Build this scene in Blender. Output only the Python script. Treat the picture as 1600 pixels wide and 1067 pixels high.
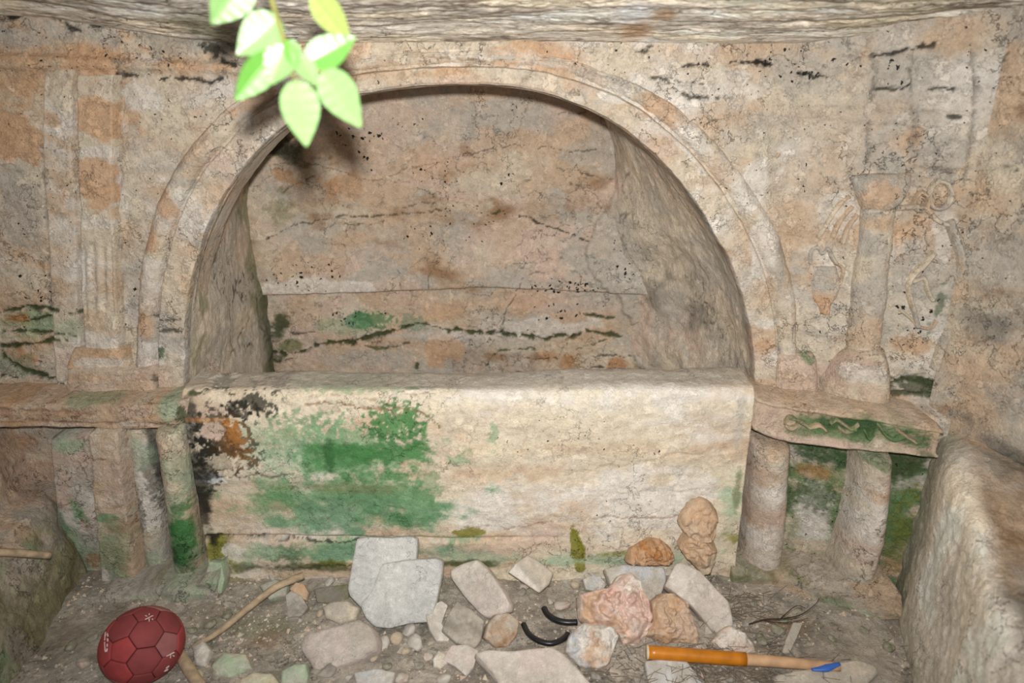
import bpy, math, random
import numpy as np
from mathutils import Vector, Matrix

# ------------------------------------------------------------------ camera, light, exposure
scene = bpy.context.scene
for o in list(bpy.data.objects):
    bpy.data.objects.remove(o, do_unlink=True)
COL = scene.collection
F = 1100.0                                   # focal length in pixels of a 1600 px wide frame
PITCH = math.radians(19.5)
CAM = np.array([0.0, -1.87, 1.34])
cam_data = bpy.data.cameras.new('camera')
cam_data.sensor_width = 36.0
cam_data.lens = 36.0 * F / 1600.0
cam_data.clip_start = 0.02
cam_data.dof.use_dof = True
cam_data.dof.focus_distance = 2.05
cam_data.dof.aperture_fstop = 1.9
cam = bpy.data.objects.new('camera', cam_data)
cam.location = CAM
cam.rotation_euler = (math.pi / 2 - PITCH, 0, 0)
COL.objects.link(cam)
scene.camera = cam

world = bpy.data.worlds.new('daylight')
scene.world = world
world.use_nodes = True
bg = world.node_tree.nodes['Background']
bg.inputs[0].default_value = (0.93, 0.96, 1.0, 1)
bg.inputs[1].default_value = 0.28

flash = bpy.data.lights.new('camera_flash', 'SPOT')
flash.energy = 184.0
flash.color = (1.0, 0.98, 0.945)
flash.spot_size = math.radians(120)
flash.spot_blend = 1.0
flash.shadow_soft_size = 0.022
fo = bpy.data.objects.new('camera_flash', flash)
fo.location = (0.0, -1.86, 1.43)
fo.rotation_euler = (math.pi / 2 - PITCH + 0.10, 0, 0)
COL.objects.link(fo)

vs = scene.view_settings
vs.view_transform = 'Standard'
vs.look = 'None'
vs.gamma = 1.0
vs.use_curve_mapping = False
vs.exposure = 0.0

# ------------------------------------------------------------------ measuring helpers
FWD = np.array([0, math.cos(PITCH), -math.sin(PITCH)])
UPV = np.array([0, math.sin(PITCH), math.cos(PITCH)])
RGT = np.array([1.0, 0, 0])

def ray(px, py):
    return FWD + RGT * ((px - 800.0) / F) + UPV * ((533.5 - py) / F)

def upper(X):                                # face of the wall above the ledges
    return -0.5 * np.maximum(np.asarray(X, float) - 0.72, 0.0)

def lower(X):                                # front of the tomb chest and of the ledges
    return -0.137 - 0.53 * np.maximum(np.asarray(X, float) - 0.72, 0.0)

def P(px, py, surf=upper, off=0.0):
    d = ray(px, py)
    Y = 0.0
    for _ in range(25):
        Yt = (float(surf(CAM[0] + d[0] * (Y - CAM[1]) / d[1])) if callable(surf) else surf) + off
        Y = 0.5 * Y + 0.5 * Yt
    t = (Y - CAM[1]) / d[1]
    return CAM + d * t

def G(px, py, z=0.0):
    d = ray(px, py)
    return CAM + d * ((z - CAM[2]) / d[2])

def D(px, py, zc):
    return CAM + ray(px, py) * zc

# ------------------------------------------------------------------ noise (numpy)
_rs = np.random.RandomState(7)
_TAB = _rs.rand(64, 64, 64).astype(np.float32)

def vn(p):
    i = np.floor(p).astype(np.int64)
    f = (p - i).astype(np.float32)
    f = f * f * (3 - 2 * f)
    i0 = i & 63
    i1 = (i + 1) & 63
    x0, y0, z0 = i0[..., 0], i0[..., 1], i0[..., 2]
    x1, y1, z1 = i1[..., 0], i1[..., 1], i1[..., 2]
    fx, fy, fz = f[..., 0], f[..., 1], f[..., 2]
    a = _TAB[x0, y0, z0] * (1 - fx) + _TAB[x1, y0, z0] * fx
    b = _TAB[x0, y1, z0] * (1 - fx) + _TAB[x1, y1, z0] * fx
    c = _TAB[x0, y0, z1] * (1 - fx) + _TAB[x1, y0, z1] * fx
    d = _TAB[x0, y1, z1] * (1 - fx) + _TAB[x1, y1, z1] * fx
    a = a * (1 - fy) + b * fy
    c = c * (1 - fy) + d * fy
    return a * (1 - fz) + c * fz

def fbm(p, sc=1.0, oct=4, seed=0.0, gain=0.5):
    p = np.asarray(p, float)
    s = np.asarray(sc, float) * np.ones(3)
    tot = np.zeros(p.shape[:-1], np.float32)
    amp, norm = 1.0, 0.0
    q = p * s + np.array([seed * 1.37 + 11.3, seed * 2.11 + 5.7, seed * 0.73 + 23.1])
    for _ in range(oct):
        tot += amp * vn(q)
        norm += amp
        amp *= gain
        q = q * 2.03 + 3.17
    return tot / norm                         # 0..1, mean .5

def sst(a, b, x):
    t = np.clip((x - a) / (b - a), 0, 1)
    return t * t * (3 - 2 * t)

def lin(c):
    c = np.array(c, float) / 255.0
    return np.where(c <= 0.04045, c / 12.92, ((c + 0.055) / 1.055) ** 2.4)

CN = {k: lin(v) for k, v in dict(
    cream=(210, 196, 174), tan=(200, 174, 147), orange=(203, 164, 128), white=(222, 214, 203), grey=(184, 176, 164),
    dgrey=(140, 133, 122), brown=(150, 118, 88), rust=(176, 120, 66), black=(34, 34, 28), soot_shade=(66, 64, 54),  # dark tones for soot and mould, and for shade painted in gaps and cracks
    green=(76, 128, 74), dgreen=(46, 88, 50), lgreen=(126, 162, 122), rosy=(220, 184, 170), pgreen=(168, 186, 156), moss=(126, 124, 36),
    dmoss=(62, 72, 40), olive=(120, 122, 84), earth=(186, 175, 161), dearth=(152, 141, 126), gpink=(202, 188, 179), mgreen=(98, 126, 82), kgreen=(62, 88, 54), blocka=(206, 204, 198), blockb=(192, 191, 187), pink=(206, 182, 164),
    yellow=(220, 207, 182), bluegrey=(190, 194, 198), teal=(104, 142, 116)).items()}

# ------------------------------------------------------------------ mesh helpers
def finish(name, me, mat, parent=None):
    o = bpy.data.objects.new(name, me)
    COL.objects.link(o)
    if mat is not None:
        me.materials.append(mat)
    if parent is not None:
        o.parent = parent
    return o

def mesh_np(name, verts, faces, cols=None, smooth=True):
    verts = np.ascontiguousarray(verts, np.float32)
    me = bpy.data.meshes.new(name)
    me.vertices.add(len(verts))
    me.vertices.foreach_set('co', verts.ravel())
    if isinstance(faces, np.ndarray):
        n, k = faces.shape
        me.loops.add(n * k)
        me.loops.foreach_set('vertex_index', np.ascontiguousarray(faces, np.int32).ravel())
        me.polygons.add(n)
        me.polygons.foreach_set('loop_start', np.arange(0, n * k, k, dtype=np.int32))
    else:
        tot = np.array([len(f) for f in faces], np.int32)
        me.loops.add(int(tot.sum()))
        me.loops.foreach_set('vertex_index', np.concatenate([np.asarray(f, np.int32) for f in faces]))
        me.polygons.add(len(faces))
        me.polygons.foreach_set('loop_start', np.concatenate([[0], np.cumsum(tot)[:-1]]).astype(np.int32))
    me.update(calc_edges=True)
    me.validate()
    me.polygons.foreach_set('use_smooth', np.full(len(me.polygons), smooth, bool))
    if cols is not None:
        at = me.color_attributes.new('col', 'FLOAT_COLOR', 'POINT')
        at.data.foreach_set('color', np.ascontiguousarray(cols, np.float32).ravel())
    return me

def grid_faces(R, C, mask=None, flip=False):
    idx = np.arange(R * C).reshape(R, C)
    q = np.stack([idx[:-1, :-1], idx[:-1, 1:], idx[1:, 1:], idx[1:, :-1]], -1)
    if flip:
        q = q[..., ::-1]
    if mask is not None:
        q = q[mask]
    return q.reshape(-1, 4)

def grid_obj(name, V, col, mat, mask=None, flip=False, parent=None):
    R, C = V.shape[:2]
    f = grid_faces(R, C, mask, flip)
    v = V.reshape(-1, 3)
    c = col.reshape(-1, 4)
    if mask is not None:
        used = np.zeros(len(v), bool)
        used[f.ravel()] = True
        remap = np.cumsum(used) - 1
        f = remap[f]
        v, c = v[used], c[used]
    return finish(name, mesh_np(name, v, f, c), mat, parent)

def tag(o, label=None, cat=None, group=None, kind=None):
    if label: o['label'] = label
    if cat: o['category'] = cat
    if group: o['group'] = group
    if kind: o['kind'] = kind
    return o

def empty(name, loc):
    o = bpy.data.objects.new(name, None)
    o.location = Vector(loc)
    o.empty_display_size = 0.05
    COL.objects.link(o)
    return o

def adopt(root, *kids):
    for k in kids:
        k.parent = root
        k.matrix_parent_inverse = Matrix.Translation(root.location).inverted()

# ------------------------------------------------------------------ materials
def rock_mat(name, bump=0.5, rough=0.92, fine=1.0, mott=0.5, stretch=(1, 1, 1), pit_scale=72.0):
    m = bpy.data.materials.new(name)
    m.use_nodes = True
    nt = m.node_tree
    N, L = nt.nodes, nt.links
    b = N['Principled BSDF']
    b.inputs['Roughness'].default_value = rough
    b.inputs['Specular IOR Level'].default_value = 0.18
    at = N.new('ShaderNodeAttribute'); at.attribute_name = 'col'
    tc = N.new('ShaderNodeTexCoord')
    mp = N.new('ShaderNodeMapping'); mp.inputs['Scale'].default_value = stretch
    L.new(tc.outputs['Object'], mp.inputs[0])
    def noise(sc, det, rgh=0.6):
        n = N.new('ShaderNodeTexNoise')
        n.inputs['Scale'].default_value = sc
        n.inputs['Detail'].default_value = det
        n.inputs['Roughness'].default_value = rgh
        L.new(mp.outputs[0], n.inputs['Vector'])
        return n
    def mr(src, a, bb, c, d):
        r = N.new('ShaderNodeMapRange')
        for i, v in enumerate((a, bb, c, d)):
            r.inputs[i + 1].default_value = v
        L.new(src, r.inputs[0])
        return r.outputs[0]
    def mth(op, x, y):
        r = N.new('ShaderNodeMath'); r.operation = op
        for i, v in enumerate((x, y)):
            if isinstance(v, (int, float)): r.inputs[i].default_value = v
            else: L.new(v, r.inputs[i])
        return r.outputs[0]
    n1 = noise(38 * fine, 7, 0.68)
    n2 = noise(210 * fine, 4, 0.6)
    f1 = mr(n1.outputs[0], 0.3, 0.7, 1 - 0.36 * mott, 1 + 0.30 * mott)
    f2 = mr(n2.outputs[0], 0.3, 0.7, 1 - 0.26 * mott, 1 + 0.22 * mott)
    fm = mth('MULTIPLY', f1, f2)
    mul = N.new('ShaderNodeVectorMath'); mul.operation = 'SCALE'
    L.new(at.outputs['Color'], mul.inputs[0]); L.new(fm, mul.inputs['Scale'])
    # hairline cracks and flaked patches
    n3 = noise(11, 9, 0.62)
    n4 = noise(5, 3, 0.5)
    hair = mth('MULTIPLY', mr(mth('ABSOLUTE', mth('SUBTRACT', n3.outputs[0], 0.5), 0.0), 0.0, 0.007, 1.0, 0.0), mr(n4.outputs[0], 0.46, 0.58, 0.0, 0.7))
    n5 = noise(24, 8, 0.72)
    fl = mr(n5.outputs[0], 0.53, 0.56, 0.0, 1.0)
    flake = mr(fl, 0.0, 1.0, 1.0 - 0.10 * mott, 1.0 + 0.12 * mott)
    m2 = N.new('ShaderNodeVectorMath'); m2.operation = 'SCALE'
    L.new(mul.outputs[0], m2.inputs[0]); L.new(mth('MULTIPLY', flake, mth('SUBTRACT', 1.0, hair)), m2.inputs['Scale'])
    mul = m2
    # pores
    vo = N.new('ShaderNodeTexVoronoi')
    vo.inputs['Scale'].default_value = pit_scale
    wv = N.new('ShaderNodeVectorMath'); wv.operation = 'ADD'
    nw = noise(70, 2)
    wsc = N.new('ShaderNodeVectorMath'); wsc.operation = 'SCALE'; wsc.inputs['Scale'].default_value = 0.02
    L.new(nw.outputs['Color'], wsc.inputs[0])
    L.new(mp.outputs[0], wv.inputs[0]); L.new(wsc.outputs[0], wv.inputs[1])
    L.new(wv.outputs[0], vo.inputs['Vector'])
    sep = N.new('ShaderNodeSeparateColor'); L.new(vo.outputs['Color'], sep.inputs[0])
    thr = mth('MULTIPLY', at.outputs['Alpha'], mr(sep.outputs[0], 0.45, 1.0, 0.0, 0.62))
    pit = mr(mth('SUBTRACT', thr, vo.outputs['Distance']), 0.0, 0.06, 0.0, 1.0)
    mx = N.new('ShaderNodeMix'); mx.data_type = 'RGBA'
    L.new(pit, mx.inputs[0]); L.new(mul.outputs[0], mx.inputs[6])
    mx.inputs[7].default_value = (0.022, 0.022, 0.018, 1)
    L.new(mx.outputs[2], b.inputs['Base Color'])
    h = mth('ADD', mth('MULTIPLY', n1.outputs[0], 1.0), mth('MULTIPLY', n2.outputs[0], 0.30))
    h = mth('SUBTRACT', h, mth('MULTIPLY', pit, 0.5))
    h = mth('ADD', h, mth('SUBTRACT', mth('MULTIPLY', fl, 0.13), mth('MULTIPLY', hair, 0.4)))
    bp = N.new('ShaderNodeBump')
    bp.inputs['Strength'].default_value = bump
    bp.inputs['Distance'].default_value = 0.012
    L.new(h, bp.inputs['Height'])
    L.new(bp.outputs[0], b.inputs['Normal'])
    return m

def plain_mat(name, color, rough=0.6, spec=0.3, var=0.25, sc=60.0, bump=0.1, transl=0.0):
    m = bpy.data.materials.new(name)
    m.use_nodes = True
    nt = m.node_tree
    N, L = nt.nodes, nt.links
    b = N['Principled BSDF']
    b.inputs['Roughness'].default_value = rough
    b.inputs['Specular IOR Level'].default_value = spec
    tc = N.new('ShaderNodeTexCoord')
    n = N.new('ShaderNodeTexNoise'); n.inputs['Scale'].default_value = sc; n.inputs['Detail'].default_value = 5
    L.new(tc.outputs['Object'], n.inputs['Vector'])
    r = N.new('ShaderNodeValToRGB')
    c = lin(color)
    r.color_ramp.elements[0].position = 0.3
    r.color_ramp.elements[1].position = 0.7
    r.color_ramp.elements[0].color = (*np.clip(c * (1 - var), 0, 1), 1)
    r.color_ramp.elements[1].color = (*np.clip(c * (1 + var), 0, 1), 1)
    L.new(n.outputs[0], r.inputs[0])
    L.new(r.outputs[0], b.inputs['Base Color'])
    bp = N.new('ShaderNodeBump'); bp.inputs['Strength'].default_value = bump; bp.inputs['Distance'].default_value = 0.004
    L.new(n.outputs[0], bp.inputs['Height']); L.new(bp.outputs[0], b.inputs['Normal'])
    return m

M_WALL = rock_mat('weathered_limestone', 0.8, mott=0.58)
M_NICHE = rock_mat('niche_limestone', 0.7, mott=0.55)
M_CHEST = rock_mat('plastered_limestone', 0.6, mott=0.45)
M_CEIL = rock_mat('striated_ceiling_rock', 0.9, mott=0.8, stretch=(0.3, 1.0, 1.0), fine=0.9)
M_EARTH = rock_mat('dry_earth', 0.75, mott=0.6, fine=1.4)
M_STONE = rock_mat('loose_stone', 0.5, mott=0.5, fine=1.5, pit_scale=160)

# ------------------------------------------------------------------ surface colouring (stains with a shape of their own, and shade painted in gaps and cracks)
def base_tone(V, tones, seed=0, sc=5.0, stretch=(1, 1, 1.6), kk=22.0):
    """patchwork of stone tones; tones = list of (colour, weight)"""
    out = np.zeros(V.shape[:-1] + (3,), np.float32)
    acc = np.zeros(V.shape[:-1], np.float32) + 1e-6
    w = V + 0.05 * (np.stack([fbm(V, 9, 2, seed + k) for k in (1, 2, 3)], -1) - 0.5)
    for k, (c, wt) in enumerate(tones):
        n = fbm(w, np.array(stretch) * sc, 6, seed + 10 * k + 4, 0.62)
        m = np.exp((n - 0.5) * kk) * wt
        out += m[..., None] * CN[c]
        acc += m
    return out / acc[..., None]

def blobs(V, rgb, specs, surf=upper, off=0.0, seed=0, axes=(0, 2)):
    """specs: (px, py, rx, ry, colour, strength, mode) ; mode 's' soft, 'h' hard ragged, 'k' speckled"""
    A, B = V[..., axes[0]], V[..., axes[1]]
    n_lo = fbm(V, 14, 4, seed + 31) - 0.5
    n_hi = fbm(V, 95, 3, seed + 57, .6)
    n_st = fbm(V, (26, 26, 26), 4, seed + 77) - 0.5
    n_fr = fbm(V, (15, 15, 22), 6, seed + 91, 0.68) - 0.5
    for sp in specs:
        px, py, rx, ry, c, s, mode = sp[:7]
        rot = math.radians(sp[7]) if len(sp) > 7 else 0.0
        ctr = P(px, py, surf, off) if not isinstance(surf, str) else G(px, py)
        sx = rx * abs(P(px + 1, py, surf, off) - ctr)[axes[0]] + 1e-6
        sy = ry * abs(P(px, py + 1, surf, off) - ctr)[axes[1]] + 1e-6
        dx, dy = A - ctr[axes[0]], B - ctr[axes[1]]
        reach = 1.7 * max(sx, sy)
        sel = (np.abs(dx) < reach) & (np.abs(dy) < reach)
        if not sel.any():
            continue
        dxs, dys = dx[sel], dy[sel]
        if rot:
            dxs, dys = dxs * math.cos(rot) + dys * math.sin(rot), -dxs * math.sin(rot) + dys * math.cos(rot)
        d = np.sqrt((dxs / sx) ** 2 + (dys / sy) ** 2)
        if mode == 's':
            m = sst(0.12, 0.62, (1.12 - d) * 0.8 + 1.9 * n_fr[sel])
        elif mode == 'h':
            m = sst(1.04, 0.90, d + 1.3 * n_lo[sel] + 1.3 * n_fr[sel])
        else:
            e = sst(1.25, 0.1, d + 0.8 * n_lo[sel])
            m = sst(0.50, 0.58, n_hi[sel] * 0.75 + e * 0.36 - 0.02) * sst(1.3, 0.8, d + 0.6 * n_lo[sel])
        m = (m * s)[:, None]
        rgb[sel] = rgb[sel] * (1 - m) + CN[c] * m
    return rgb

def cracks(V, rgb, specs, surf=upper, off=0.0, depth_axis=1, seed=0, axes=(0, 2)):
    """specs: (points_px, width_px, colour, strength, depth_m); returns depth offsets to cut into the surface"""
    A = V[..., axes[0]] + 0.018 * (fbm(V, 45, 4, seed + 5, .6) - 0.5) + 0.02 * (fbm(V, 12, 2, seed + 7) - 0.5)
    B = V[..., axes[1]] + 0.024 * (fbm(V, 45, 4, seed + 6, .6) - 0.5) + 0.02 * (fbm(V, 12, 2, seed + 8) - 0.5)
    nz = sst(.32, .72, fbm(V, 38, 4, seed + 9, .6))
    cut = np.zeros(V.shape[:-1], np.float32)
    for pts, w, c, s, dep in specs:
        q = np.array([P(x, y, surf, off) for x, y in pts])[:, list(axes)]
        wm = w * 0.0012
        lo, hi = q.min(0) - 0.05, q.max(0) + 0.05
        sel = (A > lo[0]) & (A < hi[0]) & (B > lo[1]) & (B < hi[1])
        if not sel.any():
            continue
        a, b = A[sel], B[sel]
        best = np.full(a.shape, 9.0)
        for i in range(len(q) - 1):
            d = q[i + 1] - q[i]
            t = np.clip(((a - q[i, 0]) * d[0] + (b - q[i, 1]) * d[1]) / (d @ d + 1e-9), 0, 1)
            best = np.minimum(best, np.hypot(a - q[i, 0] - t * d[0], b - q[i, 1] - t * d[1]))
        ww = wm * (0.15 + 1.7 * nz[sel])
        m = sst(1.5, 0.6, best / ww)
        rgb[sel] = rgb[sel] * (1 - (m * s)[:, None]) + CN[c] * (m * s)[:, None]  # dark crack colours hold dirt and the shade inside the crack
        cut[sel] = np.maximum(cut[sel], dep * sst(2.2, 0.3, best / ww))
    return cut

def rgba(rgb, pit):
    return np.concatenate([rgb, np.broadcast_to(np.asarray(pit, np.float32)[..., None], rgb.shape[:-1] + (1,))], -1)

def pit_field(V, specs, surf=upper, off=0.0, basev=0.0, axes=(0, 2)):
    out = np.full(V.shape[:-1], basev, np.float32)
    for px, py, rx, ry, s in specs:
        ctr = P(px, py, surf, off)
        sx = rx * abs(P(px + 1, py, surf, off) - ctr)[axes[0]] + 1e-6
        sy = ry * abs(P(px, py + 1, surf, off) - ctr)[axes[1]] + 1e-6
        d = np.hypot((V[..., axes[0]] - ctr[axes[0]]) / sx, (V[..., axes[1]] - ctr[axes[1]]) / sy)
        out = np.maximum(out, s * sst(1.2, 0.5, d))
    return out

# ------------------------------------------------------------------ structure: wall, niche, ceiling, floor
def pip(A, B, poly):
    inside = np.zeros(A.shape, bool)
    n = len(poly)
    for i in range(n):
        x0, y0 = poly[i]
        x1, y1 = poly[(i + 1) % n]
        c = (y0 > B) != (y1 > B)
        xi = (x1 - x0) * (B - y0) / (y1 - y0 + 1e-12) + x0
        inside ^= c & (A < xi)
    return inside

def resample(pts, n):
    pts = np.asarray(pts, float)
    # Catmull-Rom smoothing then uniform arclength
    if len(pts) > 2:
        q = []
        ext = np.vstack([2 * pts[0] - pts[1], pts, 2 * pts[-1] - pts[-2]])
        for i in range(1, len(ext) - 2):
            p0, p1, p2, p3 = ext[i - 1:i + 3]
            for t in np.linspace(0, 1, 10, endpoint=False):
                q.append(0.5 * (2 * p1 + (p2 - p0) * t + (2 * p0 - 5 * p1 + 4 * p2 - p3) * t * t + (3 * p1 - p0 - 3 * p2 + p3) * t ** 3))
        q.append(pts[-1])
        pts = np.array(q)
    s = np.concatenate([[0], np.cumsum(np.linalg.norm(np.diff(pts, axis=0), axis=1))])
    u = np.linspace(0, s[-1], n)
    return np.stack([np.interp(u, s, pts[:, k]) for k in range(pts.shape[1])], -1)

INNER = [(296, 600), (296, 560), (297, 520), (303, 450), (322, 380), (352, 312), (392, 252), (440, 205), (500, 168), (570, 147), (650, 136),
         (733, 132), (800, 137), (870, 152), (940, 182), (990, 215), (1040, 262), (1085, 320), (1120, 380), (1148, 440), (1163, 500), (1171, 560), (1172, 600)]
OUTER = [(214, 600), (214, 560), (217, 500), (222, 430), (235, 360), (256, 300), (290, 240), (335, 190), (385, 148), (440, 118), (520, 95),
         (600, 85), (733, 79), (850, 86), (930, 106), (1000, 133), (1060, 170), (1120, 225), (1170, 288), (1205, 345), (1230, 410), (1241, 480), (1243, 540), (1243, 600)]
inner3 = resample([P(x, y) for x, y in INNER], 200)
outer3 = resample([P(x, y) for x, y in OUTER], 200)
mid = 0.5 * (inner3 + outer3)
arch_poly = [(p[0], p[2]) for p in mid]
arch_poly = [(arch_poly[0][0], 0.2)] + arch_poly + [(arch_poly[-1][0], 0.2)]
CH0, CH1 = P(296, 700, lower)[0], P(1172, 700, lower)[0]
SILL = 0.585

STEP = 0.0037
CORN = P(1528, 300)                                   # corner to the right-hand wall
xs = np.arange(-1.75, CORN[0] + 0.02, STEP)
zs = np.arange(-0.05, 1.56, STEP)
X, Z = np.meshgrid(xs, zs)
V = np.stack([X, np.zeros_like(X), Z], -1)
low = sst(0.575, 0.545, Z)
Yl = np.where(X < 0, -0.015, lower(X) + 0.105)
Y = upper(X) * (1 - low) + Yl * low
V[..., 1] = Y
dsp = 0.030 * (fbm(V, 3.2, 3, 1) - 0.5) + 0.014 * (fbm(V, (9, 9, 16), 4, 2) - 0.5) + 0.006 * (fbm(V, 40, 3, 3) - 0.5)
st = fbm(V, (2.5, 2.5, 26), 4, 4)
dsp += 0.008 * (st - 0.5)
# worn block joints and mouldings of the upper wall
rgb = base_tone(V, [('cream', 1.0), ('tan', 0.8), ('white', 0.55), ('grey', 0.6), ('orange', 0.22)], 3, 4.2)
WB = [
    (30, 215, 45, 45, 'orange', .85, 'h'), (30, 60, 90, 26, 'grey', .8, 's'), (150, 55, 90, 30, 'grey', .7, 's'), (20, 110, 40, 22, 'tan', .7, 's'),
    (110, 88, 120, 9, 'orange', .6, 's'), (330, 104, 130, 10, 'orange', .75, 's', -3), (255, 170, 55, 60, 'cream', .8, 's'), (245, 60, 70, 30, 'dgrey', .45, 's'),
    (30, 330, 40, 80, 'grey', .75, 's'), (100, 200, 22, 60, 'cream', .8, 's'), (330, 75, 28, 16, 'soot_shade', .9, 'k'), (390, 80, 60, 20, 'brown', .4, 's'),
    (225, 150, 30, 20, 'white', .7, 'h'), (210, 300, 16, 100, 'cream', .7, 's'), (40, 440, 60, 35, 'cream', .6, 's'),
    (50, 505, 70, 22, 'lgreen', .65, 's'), (25, 500, 30, 10, 'rust', .8, 's'), (40, 560, 40, 22, 'rust', .55, 's'), (20, 570, 60, 25, 'teal', .45, 'k'),
    (60, 600, 70, 12, 'tan', .8, 's'), (410, 70, 110, 14, 'dgrey', .35, 's'),
    (600, 105, 120, 20, 'tan', .6, 's'), (720, 70, 130, 10, 'cream', .9, 's'),
    (960, 90, 60, 30, 'cream', .9, 's'), (1110, 110, 70, 30, 'cream', .5, 's'), (1250, 120, 80, 50, 'grey', .6, 's'), (1420, 110, 90, 40, 'grey', .6, 's'),
    (1400, 170, 50, 22, 'tan', .7, 's'), (1260, 175, 90, 14, 'tan', .7, 's'), (1470, 240, 40, 40, 'grey', .8, 'h'), (1390, 300, 34, 28, 'orange', .55, 's'),
    (1300, 200, 260, 180, 'grey', .45, 's'), (1480, 450, 120, 150, 'grey', .35, 's'), (1260, 270, 70, 40, 'tan', .5, 's'), (1200, 200, 40, 40, 'grey', .4, 's'), (1180, 290, 26, 40, 'white', .7, 'h'), (1235, 350, 26, 70, 'tan', .6, 's'),
    (1310, 330, 30, 40, 'white', .55, 'h'), (1285, 440, 26, 26, 'orange', .45, 's'), (1480, 370, 25, 40, 'white', .6, 'h'), (1430, 430, 40, 60, 'grey', .6, 's'),
    (1425, 540, 40, 22, 'orange', .7, 's'), (1512, 540, 18, 60, 'rust', .5, 's'), (1480, 560, 26, 30, 'white', .5, 's'), (1440, 605, 70, 16, 'dmoss', .75, 'k'),
    (1470, 470, 8, 30, 'dgreen', .6, 'k'), (1450, 520, 14, 20, 'dgreen', .5, 'k'), (1560, 250, 40, 60, 'brown', .5, 's'), (1262, 553, 14, 8, 'green', .6, 'k'),
    (1185, 575, 12, 12, 'green', .7, 'k'), (1560, 500, 60, 70, 'grey', .5, 's'), (1300, 585, 60, 20, 'pink', .6, 's'),
    # recess behind the lower columns
    (40, 760, 70, 90, 'pink', .6, 's'), (20, 690, 60, 30, 'rust', .5, 's'), (60, 850, 60, 50, 'brown', .4, 's')]
blobs(V, rgb, WB, upper, 0, 2)
WL = [(215, 740, 16, 80, 'black', .85, 's'), (252, 740, 14, 80, 'black', .8, 's'), (296, 730, 14, 120, 'soot_shade', .85, 's'), (250, 900, 30, 20, 'moss', .8, 's'),  # black blobs: mould, plus painted shade of the gaps between the columns
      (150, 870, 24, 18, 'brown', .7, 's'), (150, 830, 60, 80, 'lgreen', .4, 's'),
      (1300, 790, 200, 130, 'mgreen', .85, 's'), (1268, 800, 40, 62, 'white', .85, 's'), (1280, 715, 70, 22, 'kgreen', .9, 's'), (1275, 735, 40, 16, 'rust', .55, 's'), (1270, 775, 45, 30, 'kgreen', .6, 'k'),
      (1270, 830, 45, 40, 'white', .6, 's'), (1270, 872, 60, 10, 'moss', .8, 's'), (1405, 800, 45, 110, 'mgreen', .8, 's'), (1330, 800, 20, 90, 'kgreen', .6, 's'), (1222, 800, 16, 90, 'kgreen', .6, 's'), (1405, 830, 30, 90, 'moss', .45, 'k'),
      (1400, 720, 50, 40, 'dmoss', .8, 's'), (1140, 840, 26, 60, 'dmoss', .6, 's'), (1290, 700, 120, 18, 'kgreen', .55, 's')]
blobs(V, rgb, WL, lambda x: (-0.015 if x < 0 else lower(x) + 0.105), 0, 5)
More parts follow.
